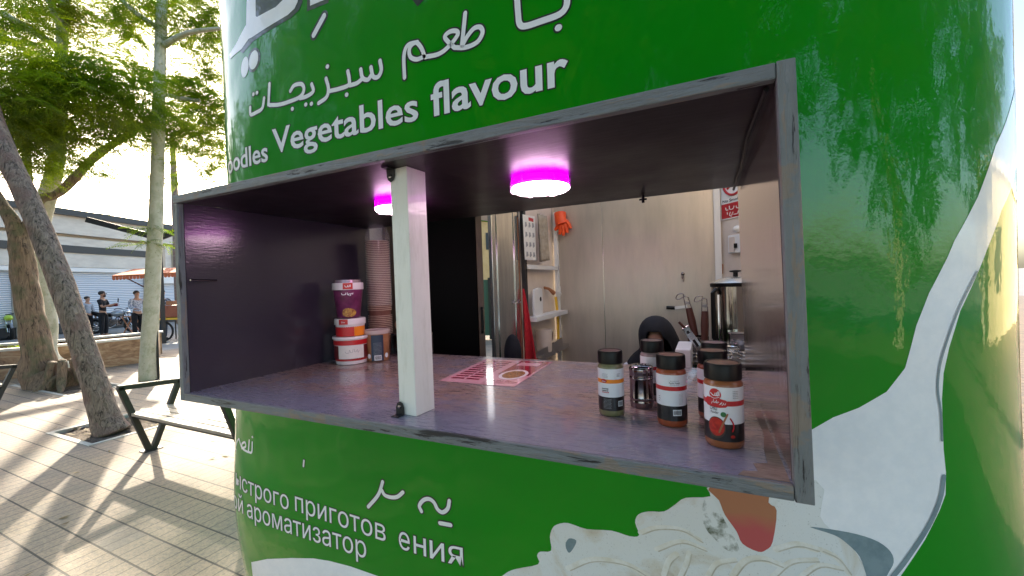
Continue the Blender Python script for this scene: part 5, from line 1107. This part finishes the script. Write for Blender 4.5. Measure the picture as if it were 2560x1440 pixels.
sn = n.new('ShaderNodeMath', operation='SINE'); n.l(wv.outputs[0], sn.inputs[0]); n.color(n.ramp(sn.outputs[0], [(.0, (.42, .47, .55, 1)), (.35, (.78, .80, .82, 1))])); n.bump(sn.outputs[0], .5, .02)
fb_(-8, 12, 2.83, 4.12, -6, 0, MB()).build('wall', M['facade'], shop, world=True)
fb_(-8, 12, 4.12, 4.25, -6, -.2, MB()).build('groove', M['facade_warm'], shop, world=True)
fb_(-8, 12, 4.251, 5.02, -6, .12, MB()).build('upper_wall', M['facade'], shop, world=True)
fb_(-8, 12, 5.021, 5.28, -6, .35, MB()).build('roof_edge', M['band'], shop, world=True)
fb_(-8, 2.9, 3.45, 3.76, .001, .06, MB()).build('dark_band', M['band'], shop, world=True)
fb_(-8, 12, 0, 2.829, -6, -.35, MB()).build('recessed_wall', M['facade_warm'], shop, world=True)
for s0, s1 in ((-7, -2.35), (-1.75, 2.95)):
    fb_(s0, s1, .42, 2.62, -.3, -.22, MB()).build('roller_shutter', M['shutter'], shop, world=True)
    fb_(s0-.05, s1+.05, 2.621, 2.825, -.3, -.02, MB()).build('shutter_box', M['white'], shop, world=True, bevel=.03)
fb_(3.4, 11, .42, 2.1, -.3, -.22, MB()).build('roller_shutter', M['shutter'], shop, world=True); fb_(3.4, 11, 2.101, 2.5, -.3, 0, MB()).build('shutter_box', M['white'], shop, world=True)
fb_(-8, 12, 0, .419, -.349, -.1, MB()).build('dark_base', M['band'], shop, world=True)
for k, s_ in enumerate((3.25, 3.75, 4.4, 5.1)): fb_(s_, s_+.16, 2.84, 4.11, .001, .12, MB()).build('fin', M['facade_warm'], shop, world=True)
for s_ in (-2.33, 2.98): fb_(s_, s_+.36, 0, 2.828, -.34, -.0, MB()).build('pillar', M['facade'], shop, world=True)
# black canopy frame
t = empty('canopy_frame', Vector((*atz(384, 905, 0)[:2], 0)), 'black steel canopy beams meeting in a shallow V in front of the shop', 'canopy frame')
kD = 12.5; pj = A(398, 588, kD); mb = MB(); mb.bar(A(217, 549, kD-.5), A(402, 597, kD), .10, .16); mb.build('beam', M['black_metal'], t, world=True)
mb = MB(); mb.bar(A(404, 593, kD+.02), A(470, 566, kD+.3), .10, .16); mb.build('beam', M['black_metal'], t, world=True)
mb = MB(); g_ = Vector((pj.x, pj.y, 0)); mb.bar(g_, pj, .09, .09, (1, 0, 0)); mb.build('column', M['black_metal'], t, world=True)
t.location = t.location
# steel street pole right behind the slender tree
q = atz(397, 948, 0); t = empty('thin_pole', q, 'thin dark pole right behind the slender pale trunk', 'pole'); mb = MB(); mb.tube([q+Vector((0, 0, 0)), q+Vector((0, 0, 1.05))], .02, 8); mb.build('pole', M['black_metal'], t, world=True)
mb = MB(); mb.lathe([(.05, 0), (.05, .01), (.0001, .012)], q, 12); mb.build('base_plate', M['black_metal'], t, world=True)

# ------------------------------------------------------------------ people across the street
def skin_mesh(name, verts, edges, radii, mt, parent, sub=2, root=0):
    me = bpy.data.meshes.new(name); me.from_pydata([tuple(v) for v in verts], edges, []); me.materials.append(mt)
    o = bpy.data.objects.new(name, me); COL.objects.link(o); o.parent = parent
    md = o.modifiers.new('skin', 'SKIN'); md.use_smooth_shade = True; md.branch_smoothing = .4
    for i, sv in enumerate(me.skin_vertices[0].data):
        r = radii[i]; sv.radius = (r, r) if not hasattr(r, '__len__') else r; sv.use_root = (i == root)
    m2 = o.modifiers.new('sub', 'SUBSURF'); m2.levels = m2.render_levels = sub
    return o
def person(loc, rz, label, shirt, trousers, arms, H=1.72, sleeve='short', shoes=None, lean=0, legs=((.09, .02), (.09, -.02))):
    """faces +Y locally; arms: for each side (elbow, wrist, hand direction)"""
    k = H/1.72; t = empty('person', loc, label, 'person', rz=rz); t.scale = (k, k, k)
    V = []; E = []; Rd = []
    def v(p, r, pr=None):
        V.append(p); Rd.append(r)
        if pr is not None: E.append((pr, len(V)-1))
        return len(V)-1
    pel = v((0, 0, .93), (.125, .09)); wst = v((0, .0, 1.08), (.115, .085), pel); ch = v((0, lean*.5, 1.27), (.14, .10), wst); nk = v((0, lean-.01, 1.44), .055, ch)
    jaw = v((0, lean+.02, 1.53), (.058, .065), nk); hd = v((0, lean+.015, 1.61), (.075, .092), jaw); tp = v((0, lean+.005, 1.68), (.06, .075), hd); nose = v((0, lean+.118, 1.585), .012, hd)
    for s_ in (-1, 1): v((s_*.082, lean+.0, 1.59), .012, hd)
    for i, s_ in enumerate((-1, 1)):
        hp = v((s_*.09, 0, .86), .085, pel); kn = v((s_*(legs[i][0]+.01), legs[i][1]+.02, .48), .057, hp); an = v((s_*legs[i][0], legs[i][1], .09), .04, kn); v((s_*legs[i][0], legs[i][1]+.13, .04), .035, an)
        sh = v((s_*.185, lean-.01, 1.39), .055, ch); el, wr, hdv = arms[i]; e_ = v(el, .042, sh); w_ = v(wr, .028, e_); wv = Vector(wr); hv = Vector(hdv).normalized(); sv = hv.cross(Vector((0, 0, 1))).normalized() if abs(hv.z) < .9 else Vector((0, 1, 0))
        pm = v(wv+hv*.07, (.04, .022), w_)
        for q, ln in ((-1.5, .065), (-.5, .08), (.5, .083), (1.5, .072)): f1 = v(wv+hv*(.10)+sv*q*.019, .0095, pm); v(wv+hv*(.10+ln)+sv*q*.021+Vector((0, 0, -.018)), .008, f1)
        v(wv+hv*.075-sv*.055, .010, pm)
    skin_mesh('body', V, E, Rd, M['skin'], t)
    # shirt
    V2 = [(0, 0, .90), (0, 0, 1.06), (0, lean*.5, 1.26), (0, lean-.01, 1.40)]; E2 = [(0, 1), (1, 2), (2, 3)]; R2 = [(.150, .112), (.142, .108), (.165, .122), (.085, .075)]
    for i, s_ in enumerate((-1, 1)):
        el, wr, _ = arms[i]; n0 = len(V2); shp = Vector((s_*.19, lean-.01, 1.385)); V2.append(shp); R2.append(.075); E2.append((2, n0))
        if sleeve == 'short': V2.append(shp.lerp(Vector(el), .8)); R2.append(.066); E2.append((n0, n0+1))
        else: V2 += [Vector(el), Vector(el).lerp(Vector(wr), .93)]; R2 += [.06, .045]; E2 += [(n0, n0+1), (n0+1, n0+2)]
    skin_mesh('shirt', V2, E2, R2, shirt, t)
    V3 = [(0, 0, .95)]; E3 = []; R3 = [(.145, .11)]
    for i, s_ in enumerate((-1, 1)):
        n0 = len(V3); V3 += [(s_*.095, 0, .82), (s_*(legs[i][0]+.01), legs[i][1]+.02, .48), (s_*legs[i][0], legs[i][1], .08)]; R3 += [.105, .078, .065]; E3 += [(0, n0), (n0, n0+1), (n0+1, n0+2)]
    skin_mesh('trousers', V3, E3, R3, trousers, t)
    mb = MB(); mb.ball((0, lean-.008, 1.645), .098, 14, (.92, 1.1, .92)); mb.v = [(a, b, c if not (b > lean+.05 and c < 1.66) else 1.66) for a, b, c in mb.v]; mb.build('hair', M['hair'], t, smooth=True)
    for i, s_ in enumerate((-1, 1)):
        mb = MB(); mb.ball((s_*legs[i][0], legs[i][1]+.06, .045), .06, 10, (.8, 2.1, .75)); mb.build('shoe', shoes or M['black'], t, smooth=True)
    return t
def face_to(p, bearing_px):   # heading so that the local +Y points along the picture's x direction
    return 0
RIGHT = math.atan2(-_rt[0], _rt[1])   # rz turning +Y to the camera's right
rel = ((-.26, .0, 1.12), (-.27, .08, .88), (0, .1, -1)), ((.26, 0, 1.12), (.27, .08, .88), (0, .1, -1))
q = atz(222, 836, -.03); q = q*1.0; person((q.x, q.y, -.03), RIGHT+.1, 'boy with dark hair in a long sleeved grey shirt, standing behind the leaning trunk', M['cloth_grey'], M['cloth_black'], rel, 1.56, 'long')
q = atz(260, 841, -.03); a_ = ((-.25, .08, 1.12), (-.14, .30, 1.16), (.3, 1, .1)), ((.25, .1, 1.12), (.12, .36, 1.20), (-.2, 1, .3))
man = person((q.x, q.y, -.03), RIGHT+.35, 'bearded man in a black T-shirt and sunglasses holding a dark red pouch', M['cloth_black'], M['cloth_black'], a_, 1.74)
mb = MB(); mb.bar((-.07, .105, 1.615), (.07, .105, 1.615), .02, .035); mb.build('sunglasses', M['black'], man)
mb = MB(); mb.ball((0, .065, 1.535), .062, 10, (.95, .85, .75)); mb.build('beard', M['hair'], man, smooth=True)
d_ = Vector((-sin(RIGHT+.35), cos(RIGHT+.35), 0)); pq = Vector((q.x, q.y, 0))+d_*.40+Vector((0, 0, 1.17))
t = empty('red_pouch', pq, 'small dark red pouch held by the man in the black T-shirt', 'pouch'); mb = MB(); mb.box((0, 0, 0), (.15, .08, .12)); mb.build('pouch', mat('maroon_fabric', (.16, .01, .02, 1), .7), t, bevel=.02)
t = empty('phone', pq+Vector((.10, .04, .17)), 'dark phone held up by the man in the black T-shirt', 'phone'); mb = MB(); mb.box((0, 0, 0), (.07, .015, .15), Matrix.Rotation(.3, 3, 'Y')); mb.build('phone_body', M['black'], t, bevel=.004)
q = atz(346, 842, -.03); person((q.x, q.y, -.03), RIGHT-.3, 'man in a loose checked white shirt and black trousers, half behind the slender trunk', M['cloth_check'], M['cloth_black'], (((-.25, .05, 1.12), (-.2, .22, 1.0), (.2, 1, 0)), ((.25, .05, 1.12), (.2, .25, 1.05), (0, 1, 0))), 1.70, 'long')
q = atz(408, 850, -.03); person((q.x, q.y, -.03), RIGHT-.25, 'man in a patterned dark shirt and jeans working at the food cart', M['cloth_pattern'], M['denim'], (((-.25, .12, 1.15), (-.15, .35, 1.12), (.1, 1, 0)), ((.25, .15, 1.15), (.15, .4, 1.14), (0, 1, 0))), 1.70, 'short', lean=.03, legs=((.09, -.05), (.10, .10)))

# ------------------------------------------------------------------ motorcycles
def motorcycle(loc, rz, label, paint, seat, plastic, fairing=False):
    t = empty('motorcycle', loc, label, 'motorcycle', 'motorcycles parked by the shop', rz); r = .30
    for X_ in (-.66, .68):
        wv = Matrix.Rotation(radians(90), 3, 'X')
        mb = MB(); mb.tube([((r-.05)*cos(a)+X_, 0, (r-.05)*sin(a)+r) for a in np.linspace(0, 2*pi, 29)[:-1]], .055, 8, closed=True); wh = mb.build('wheel', M['black_matte'], t, smooth=True)
        mb = MB(); mb.tube([((r-.10)*cos(a)+X_, 0, (r-.10)*sin(a)+r) for a in np.linspace(0, 2*pi, 25)[:-1]], .012, 6, closed=True)
        for k in range(6): a = k*pi/3; mb.tube([(X_, 0, r), (X_+(r-.10)*cos(a), 0, r+(r-.10)*sin(a))], .010, 5)
        mb.lathe([(.05, -.05), (.05, .05)], (X_, 0, r), 12, M=wv); mb.build('rim', M['chrome'], wh, smooth=True)
        mb = MB(); mb.tube([(X_+(r+.03)*cos(a), 0, r+(r+.03)*sin(a)) for a in np.linspace(.5, 2.5, 9)], .035, 6); mb.build('mudguard', plastic, t, smooth=True)
    mb = MB(); mb.tube([(.68, .07, r), (.44, .07, .92)], .02, 8); mb.tube([(.68, -.07, r), (.44, -.07, .92)], .02, 8); mb.build('fork', M['chrome'], t, smooth=True)
    mb = MB(); mb.tube(smooth_poly([(.30, -.36, .98), (.36, -.25, 1.02), (.43, 0, .97), (.36, .25, 1.02), (.30, .36, .98)], 4), .014, 8); mb.build('handlebar', M['black'], t, smooth=True)
    mb = MB(); mb.ball((.55, 0, .86), .095, 12, (.8, 1, 1)); mb.build('headlight', M['chrome'], t, smooth=True)
    mb = MB(); mb.ball((.17, 0, .80), .16, 14, (1.7, .85, .85)); mb.build('fuel_tank', paint, t, smooth=True)
    mb = MB(); mb.tube(smooth_poly([(-.05, 0, .78), (-.3, 0, .76), (-.55, 0, .80), (-.82, 0, .88)], 4), [.11]*8+[.09]*5, 10); mb.v = [(a, b, c if c < .84+max(0, -a-.4)*.3 else .84+max(0, -a-.4)*.3) for a, b, c in mb.v]; mb.build('saddle', seat, t, smooth=True)
    mb = MB(); mb.box((.08, 0, .42), (.34, .24, .28)); mb.ball((.20, 0, .56), .12, 10); mb.build('engine', M['dark_steel'], t, bevel=.03)
    mb = MB(); mb.tube([(.42, 0, .88), (.30, 0, .40), (-.1, 0, .28), (-.35, 0, .38), (-.5, 0, .72)], .025, 8); mb.tube([(-.66, .09, r), (-.1, .09, .36)], .022, 8); mb.tube([(-.66, -.09, r), (-.1, -.09, .36)], .022, 8); mb.build('frame', M['black_metal'], t, smooth=True)
    mb = MB(); mb.tube([(.2, -.14, .35), (0, -.16, .22), (-.4, -.16, .26), (-.85, -.17, .36)], [.02, .022, .04, .045], 8); mb.build('exhaust', M['chrome'], t, smooth=True)
    mb = MB(); mb.ball((-.28, 0, .62), .16, 10, (1.6, .6, .7)); mb.build('side_panel', plastic, t, smooth=True)
    if fairing: mb = MB(); mb.ball((.52, 0, .84), .15, 12, (1.3, .8, .8)); mb.ball((.25, 0, .52), .14, 10, (1.9, .6, .7)); mb.build('fairing', paint, t, smooth=True)
    mb = MB(); mb.box((-.93, 0, .78), (.03, .08, .05)); mb.build('tail_light', M['red'], t, bevel=.008)
    return t
RZ = math.atan2(_rt[1], _rt[0])
q = atz(285, 832, -.03); motorcycle((q.x, q.y, -.03), RZ+.15, 'dark motorcycle with a silver tank parked by the shutter, behind the men', mat('silver_paint', (.35, .38, .42, 1), .25, .6, .5), M['black'], mat('grey_plastic', (.12, .13, .15, 1), .35))
q = atz(14, 848, -.03); motorcycle((q.x, q.y, -.03), RZ-.5, 'yellow green and grey motorcycle at the far left behind the trees', mat('lime_paint', (.45, .65, .05, 1), .3, 0, .5), M['black'], mat('grey_fairing', (.25, .27, .3, 1), .35), True)
# ------------------------------------------------------------------ food cart with an orange awning
q = atz(437, 850, -.03); ax = Vector((_rt[0], _rt[1], 0)).normalized(); ay = Vector((_fw[0], _fw[1], 0)).normalized()
t = empty('food_cart', (q.x, q.y, -.03), 'red brown food cart with a yellow tray edge and pots on top', 'food cart', rz=RZ)
mb = MB(); mb.bb((-.25, -.3, .78), (1.1, .35, 1.16)); mb.build('cart_body', noisy('cart_red', (.25, .06, .03, 1), (.32, .09, .045, 1), 5, .5, .1), t, bevel=.01)
mb = MB(); mb.bb((-.32, -.36, .70), (1.2, .4, .76)); mb.build('tray_edge', M['yellow'], t, bevel=.01)
for X_ in (-.1, .8):
    mb = MB(); mb.tube([(X_+.3*cos(a), -.3, .33+.3*sin(a)) for a in np.linspace(0, 2*pi, 25)[:-1]], .03, 6, closed=True); mb.tube([(X_, -.3, .33), (X_, -.3, .7)], .02, 6); mb.build('wheel', M['black_matte'], t, smooth=True)
mb = MB(); mb.tube([(-.2, .3, .0), (-.2, .3, .7)], .02, 6); mb.tube([(1, .3, 0), (1, .3, .7)], .02, 6); mb.build('leg', M['black_metal'], t)
mb = MB(); mb.box((.0, 0, 1.24), (.22, .3, .14)); mb.build('top_box', M['spoon_wood'], t, bevel=.01)
mb = MB(); mb.lathe([(.12, 1.165), (.14, 1.36), (.13, 1.36), (.11, 1.18), (.0001, 1.18)], (.35, 0, 0), 16); mb.build('cooking_pot', M['chrome'], t, smooth=True)
t = empty('orange_awning', (q.x, q.y, -.03), 'orange canvas awning with a scalloped edge, beside the slender trunk', 'awning')
kD = 14.2; a0, a1, a2, a3 = A(280, 689, kD), A(470, 679, kD), A(480, 668, kD+2.2), A(335, 672, kD+2.2)
mb = MB(); dn3 = Vector((0, 0, -.05)); mb.add([a0, a1, a2, a3, a0+dn3, a1+dn3, a2+dn3, a3+dn3], [(0, 1, 2, 3), (7, 6, 5, 4), (0, 4, 5, 1), (1, 5, 6, 2), (2, 6, 7, 3), (3, 7, 4, 0)]); cnv = noisy('orange_canvas', (.5, .12, .045, 1), (.6, .17, .07, 1), 12, .9, .2); mb.build('canvas', cnv, t, world=True)
mb = MB()
for k in range(22):
    u = k/22; p = a0.lerp(a1, u); p2 = a0.lerp(a1, u+.042); mb.add([p+Vector((0, 0, -.03)), p2+Vector((0, 0, -.03)), p2+Vector((0, 0, -.14)), p.lerp(p2, .5)+Vector((0, 0, -.17)), p+Vector((0, 0, -.14))], [(0, 1, 2, 3, 4)])
mb.build('valance', cnv, t, world=True, fixn=False)
mb = MB(); mb.tube([A(310, 692, kD+.1), A(357, 716, kD+.3), A(385, 730, kD+.4)], .022, 6); mb.build('strut', M['dark_steel'], t, world=True)
mb = MB(); g_ = A(455, 675, kD+.8); mb.tube([Vector((g_.x, g_.y, -.03)), g_], .03, 8); mb.build('pole', M['dark_steel'], t, world=True)
q = atz(330, 832, -.03); t = empty('folding_stool', (q.x, q.y, -.03), 'wooden folding stool beside the man in the checked shirt', 'stool', rz=RZ)
mb = MB(); mb.bb((-.24, -.2, .66), (.24, .2, .69)); mb.build('seat', M['spoon_wood'], t, bevel=.005)
for Y_ in (-.17, .17):
    for s_ in (-1, 1): mb = MB(); mb.bar((-.2*s_, Y_+.02*s_, 0), (.2*s_, Y_+.02*s_, .66), .03, .035, (0, 1, 0)); mb.build('leg', M['spoon_wood'], t)
q = atz(407, 842, -.03); t = empty('white_bag', (q.x-.3, q.y-.1, -.03), 'crumpled white bag on the ground beside the food cart', 'bag'); mb = MB(); mb.ball((0, 0, .15), .16, 10, (1, .8, 1)); mb.build('bag', M['paper'], t, smooth=True)

# ------------------------------------------------------------------ seated woman inside the kiosk
HC = A(1640, 842, 2.42); fd = Vector((-.15, -1, 0)).normalized()
t = empty('person', (HC.x, HC.y, .06), 'woman in a black headscarf and white coat, seated with her head bowed inside the kiosk', 'person'); hz = HC.z-.06
bow = Matrix.Rotation(radians(14), 3, 'X')
def hp_(x, y, z): v = bow @ Vector((x, y, z)); return Vector((v.x, v.y, v.z+hz))
V = []; E = []; Rd = []
def vv(p, r, pr=None):
    V.append(p); Rd.append(r)
    if pr is not None: E.append((pr, len(V)-1))
    return len(V)-1
pl = vv((0, .14, .50), (.16, .12)); w1 = vv((0, .14, .68), (.13, .1), pl); c1_ = vv((0, .10, hz-.26), (.15, .1), w1); n1_ = vv((0, .06, hz-.12), .05, c1_)
j1_ = vv(hp_(0, -.03, -.075), (.05, .055), n1_); h1_ = vv(hp_(0, -.01, 0), (.07, .085), j1_); vv(hp_(0, 0, .07), (.058, .07), h1_); vv(hp_(0, -.112, -.03), .013, h1_)
for s_ in (-1, 1):
    sh_ = vv((s_*.17, .08, hz-.22), .05, c1_); el_ = vv((s_*.2, -.04, hz-.44), .042, sh_); wr_ = vv((s_*.09, -.22, hz-.44), .028, el_); pm_ = vv((s_*.06, -.28, hz-.45), (.038, .022), wr_)
    for q_ in (-1.5, -.5, .5, 1.5): f_ = vv((s_*.055+q_*.018, -.33, hz-.455), .0095, pm_); vv((s_*.05+q_*.019, -.37, hz-.475), .008, f_)
    vv((s_*.02, -.29, hz-.44), .010, pm_)
    th_ = vv((s_*.1, .0, .48), .09, pl); kn_ = vv((s_*.12, -.30, .48), .065, th_); an_ = vv((s_*.12, -.28, .08), .04, kn_); vv((s_*.12, -.38, .04), .035, an_)
skin_mesh('body', V, E, Rd, M['skin'], t)
V2 = [(0, .14, .46), (0, .14, .68), (0, .12, hz-.26), (0, .11, hz-.17)]; E2 = [(0, 1), (1, 2), (2, 3)]; R2 = [(.2, .16), (.16, .13), (.18, .125), (.09, .08)]
for s_ in (-1, 1): n0 = len(V2); V2 += [(s_*.18, .09, hz-.22), (s_*.215, -.04, hz-.44), (s_*.12, -.19, hz-.44)]; R2 += [.075, .068, .055]; E2 += [(2, n0), (n0, n0+1), (n0+1, n0+2)]
skin_mesh('coat', V2, E2, R2, M['cloth_white'], t)
mb = MB(); rings = [(.0, .0, .125, .02, .02), (.0, .0, .112, .06, .07), (.0, .0, .07, .093, .108), (.006, .005, .02, .108, .118), (.016, .01, -.04, .118, .118), (.028, .02, -.09, .125, .11)]
n_ = 28; vs = []
for (cx0, cy0, cz0, ra_, rb__) in rings:
    for k in range(n_): a = 2*pi*k/n_; vs.append(hp_(cx0+ra_*cos(a), cy0+rb__*sin(a), cz0))
for (z_, ra_, rb__, cy0) in ((hz-.10, .16, .12, .06), (hz-.14, .20, .14, .08), (hz-.20, .235, .16, .09), (hz-.30, .25, .18, .09)):
    for k in range(n_): a = 2*pi*k/n_; f_ = 1+.035*sin(a*9+z_*20); vs.append(Vector((.03+ra_*cos(a)*f_*(1.15 if cos(a) > 0 else 1), cy0+rb__*sin(a)*f_, z_+(-.05*max(0, -sin(a))))))
nr = len(vs)//n_; fs = []
for i in range(nr-1):
    for k in range(n_):
        am = 2*pi*(k+.5)/n_; front = abs(((am-1.5*pi+pi) % (2*pi))-pi)
        if i in (3, 4) and front < .62: continue
        if i == 2 and front < .40: continue
        fs.append((i*n_+k, i*n_+(k+1) % n_, (i+1)*n_+(k+1) % n_, (i+1)*n_+k))
fs.append(tuple(range(n_))[::-1]); mb.add(vs, fs); o = mb.build('headscarf', M['cloth_black'], t, smooth=True); md = o.modifiers.new('s', 'SOLIDIFY'); md.thickness = .008; md2 = o.modifiers.new('u', 'SUBSURF'); md2.levels = md2.render_levels = 1
for s_ in (-1, 1): mb = MB(); mb.ball(hp_(s_*.03, -.092, .0), .011, 8, (1.5, .6, .6)); mb.build('eye', M['black'], t, smooth=True)
t2_ = empty('stool', (HC.x, HC.y+.12, .06), 'low round stool under the seated woman', 'stool'); mb = MB(); mb.lathe([(.17, .345), (.17, .36), (.0001, .362)], n=24); mb.build('seat', M['black_matte'], t2_)
for k in range(3): a = k*2.1; mb = MB(); mb.tube([(.1*cos(a), .1*sin(a), .345), (.17*cos(a), .17*sin(a), 0)], .014, 8); mb.build('leg', M['dark_steel'], t2_)

# ------------------------------------------------------------------ beyond the kiosk doorway, right edge, and the far side of the street mirrored in the green vinyl
yb = A(1222, 640, 17.); t = empty('ochre_building', (yb.x, yb.y, 0), 'ochre building seen through the gap beside the steel door', 'building', rz=RZ)
mb = MB(); mb.bb((-2.2, 0, 0), (2.2, 4, 4.1)); mb.build('wall', noisy('ochre_wall', (.5, .33, .14, 1), (.6, .42, .2, 1), 3, .8, .1), t)
mb = MB(); mb.bb((-.1, -.03, 2.9), (.5, .01, 3.6)); mb.build('window', M['band'], t); mb = MB(); mb.bb((-2.3, -.1, 4.1), (2.3, 4.1, 4.3)); mb.build('roof_edge', M['cap'], t)
yf = A(1222, 700, 11.); t = empty('green_fence', (yf.x, yf.y, -.0), 'green sheet fence in front of the ochre building', 'fence', rz=RZ)
mb = MB(); mb.bb((-3, 0, .1), (3, .04, 1.6)); mb.build('panel', mat('green_sheet', (.03, .09, .06, 1), .5), t)
for k in range(5): mb = MB(); mb.bb((-3+k*1.5-.03, -.05, 0), (-3+k*1.5+.03, -.002, 1.65)); mb.build('post', M['black_metal'], t)
bigfr = frond(None, 5, .55, .085, .17)
def bgtree(x, y, h, r, label, seed, dn=1.): 
    g_ = Vector((x, y, 0)); c = Vector((x, y, h))
    bl = [(np.array(c)+np.array(o_)*r, r*.62, dn) for o_ in ((0, 0, .35), (.6, .1, 0), (-.6, .2, -.05), (.1, .6, .1), (0, -.6, -.1), (.4, -.4, .4), (-.4, -.3, .35), (.2, .1, -.5))]
    tree('street_tree', g_, [g_, g_+Vector((.1, 0, h*.5)), c], [.24, .17, .1], [([g_+Vector((.08, 0, h*.45)), c+Vector((r*.5, .1, 0))], [.1, .05]), ([g_+Vector((.08, 0, h*.5)), c+Vector((-r*.5, .1, 0))], [.1, .05])], bl, label, M['bark_pale'], M['leaf_dark'], seed, per=16, fr=bigfr, n=10, group='street trees behind the camera', scale=1.)
for k, (x, y, h, r, lab) in enumerate(((-13, -5, 5.5, 3.4, 'street tree farthest left across the road'), (-8, -7.5, 7, 4.2, 'street tree second from the left across the road'), (-3.2, -7, 6.5, 4.0, 'street tree facing the middle of the kiosk'), (2.2, -7.5, 6.2, 4.0, 'street tree facing the spoon side of the kiosk'), (8.5, -3.5, 5.2, 4.0, 'street tree right of the kiosk towards the yellow house'), (-5.5, -13, 6.5, 4, 'tall street tree in the second row'), (10.5, 3.0, 4.6, 3.2, 'street tree beside the pale yellow house'), (-17, 0, 5, 3.2, 'street tree left of the kiosk beyond the benches'))):
    bgtree(x, y, h, r, lab, 90+k)
t = empty('yellow_house', (11, 11, 0), 'pale yellow house with a slatted gate right of the kiosk', 'building')
mb = MB(); mb.bb((0, -7, 0), (5, 5, 3.4)); mb.build('wall', noisy('yellow_render', (.6, .5, .28, 1), (.7, .6, .38, 1), 2, .8, .1), t)
for k, y_ in enumerate((-5.5,)): mb = MB(); mb.bb((-.03, y_, .9), (.01, y_+1.3, 2.3)); mb.build('window', M['band'], t)
mb = MB(); mb.bb((-.25, -7.2, 3.4), (5, 5.2, 3.6)); mb.build('roof_edge', M['cap'], t)
tr0 = Vector((2.72, 4.9, 0)); tree('edge_tree', tr0, [tr0, tr0+Vector((.0, .02, 1.5)), tr0+Vector((.05, 0, 3.2)), tr0+Vector((.2, .3, 5))], [.27, .24, .2, .12], [], [(np.array(tr0)+np.array((.2, .3, 5.4)), 1.3, .5)], 'brown tree trunk just showing past the right edge of the kiosk', M['bark_red'], M['leaf_dark'], 99, per=16, fr=bigfr)

# ------------------------------------------------------------------ fallen leaves
rn = random.Random(12); mb = MB()
for k in range(150):
    x_, y_ = (rn.uniform(px0, px1), rn.uniform(py0, py1)) if k < 60 else (rn.uniform(-12, -3), rn.uniform(.6, 4.2)); z_ = -.012 if (px0 < x_ < px1 and py0 < y_ < py1) else .004
    a = rn.uniform(0, 6.28); l_ = rn.uniform(.018, .045); u = Vector((cos(a), sin(a), rn.uniform(0, .25)))*l_; v_ = Vector((-sin(a), cos(a), rn.uniform(-.1, .3)))*l_*.4; c = Vector((x_, y_, z_))
    mb.add([c-u, c+v_, c+u+Vector((0, 0, .006)), c-v_+Vector((0, 0, .004))], [(0, 1, 2, 3)])
tag(mb.build('fallen_leaves', noisy('dry_leaf', (.12, .07, .03, 1), (.25, .18, .06, 1), 9, .8, 0), fixn=False), 'small dry leaves scattered over the paving and the tree pit', 'leaves', kind='stuff')
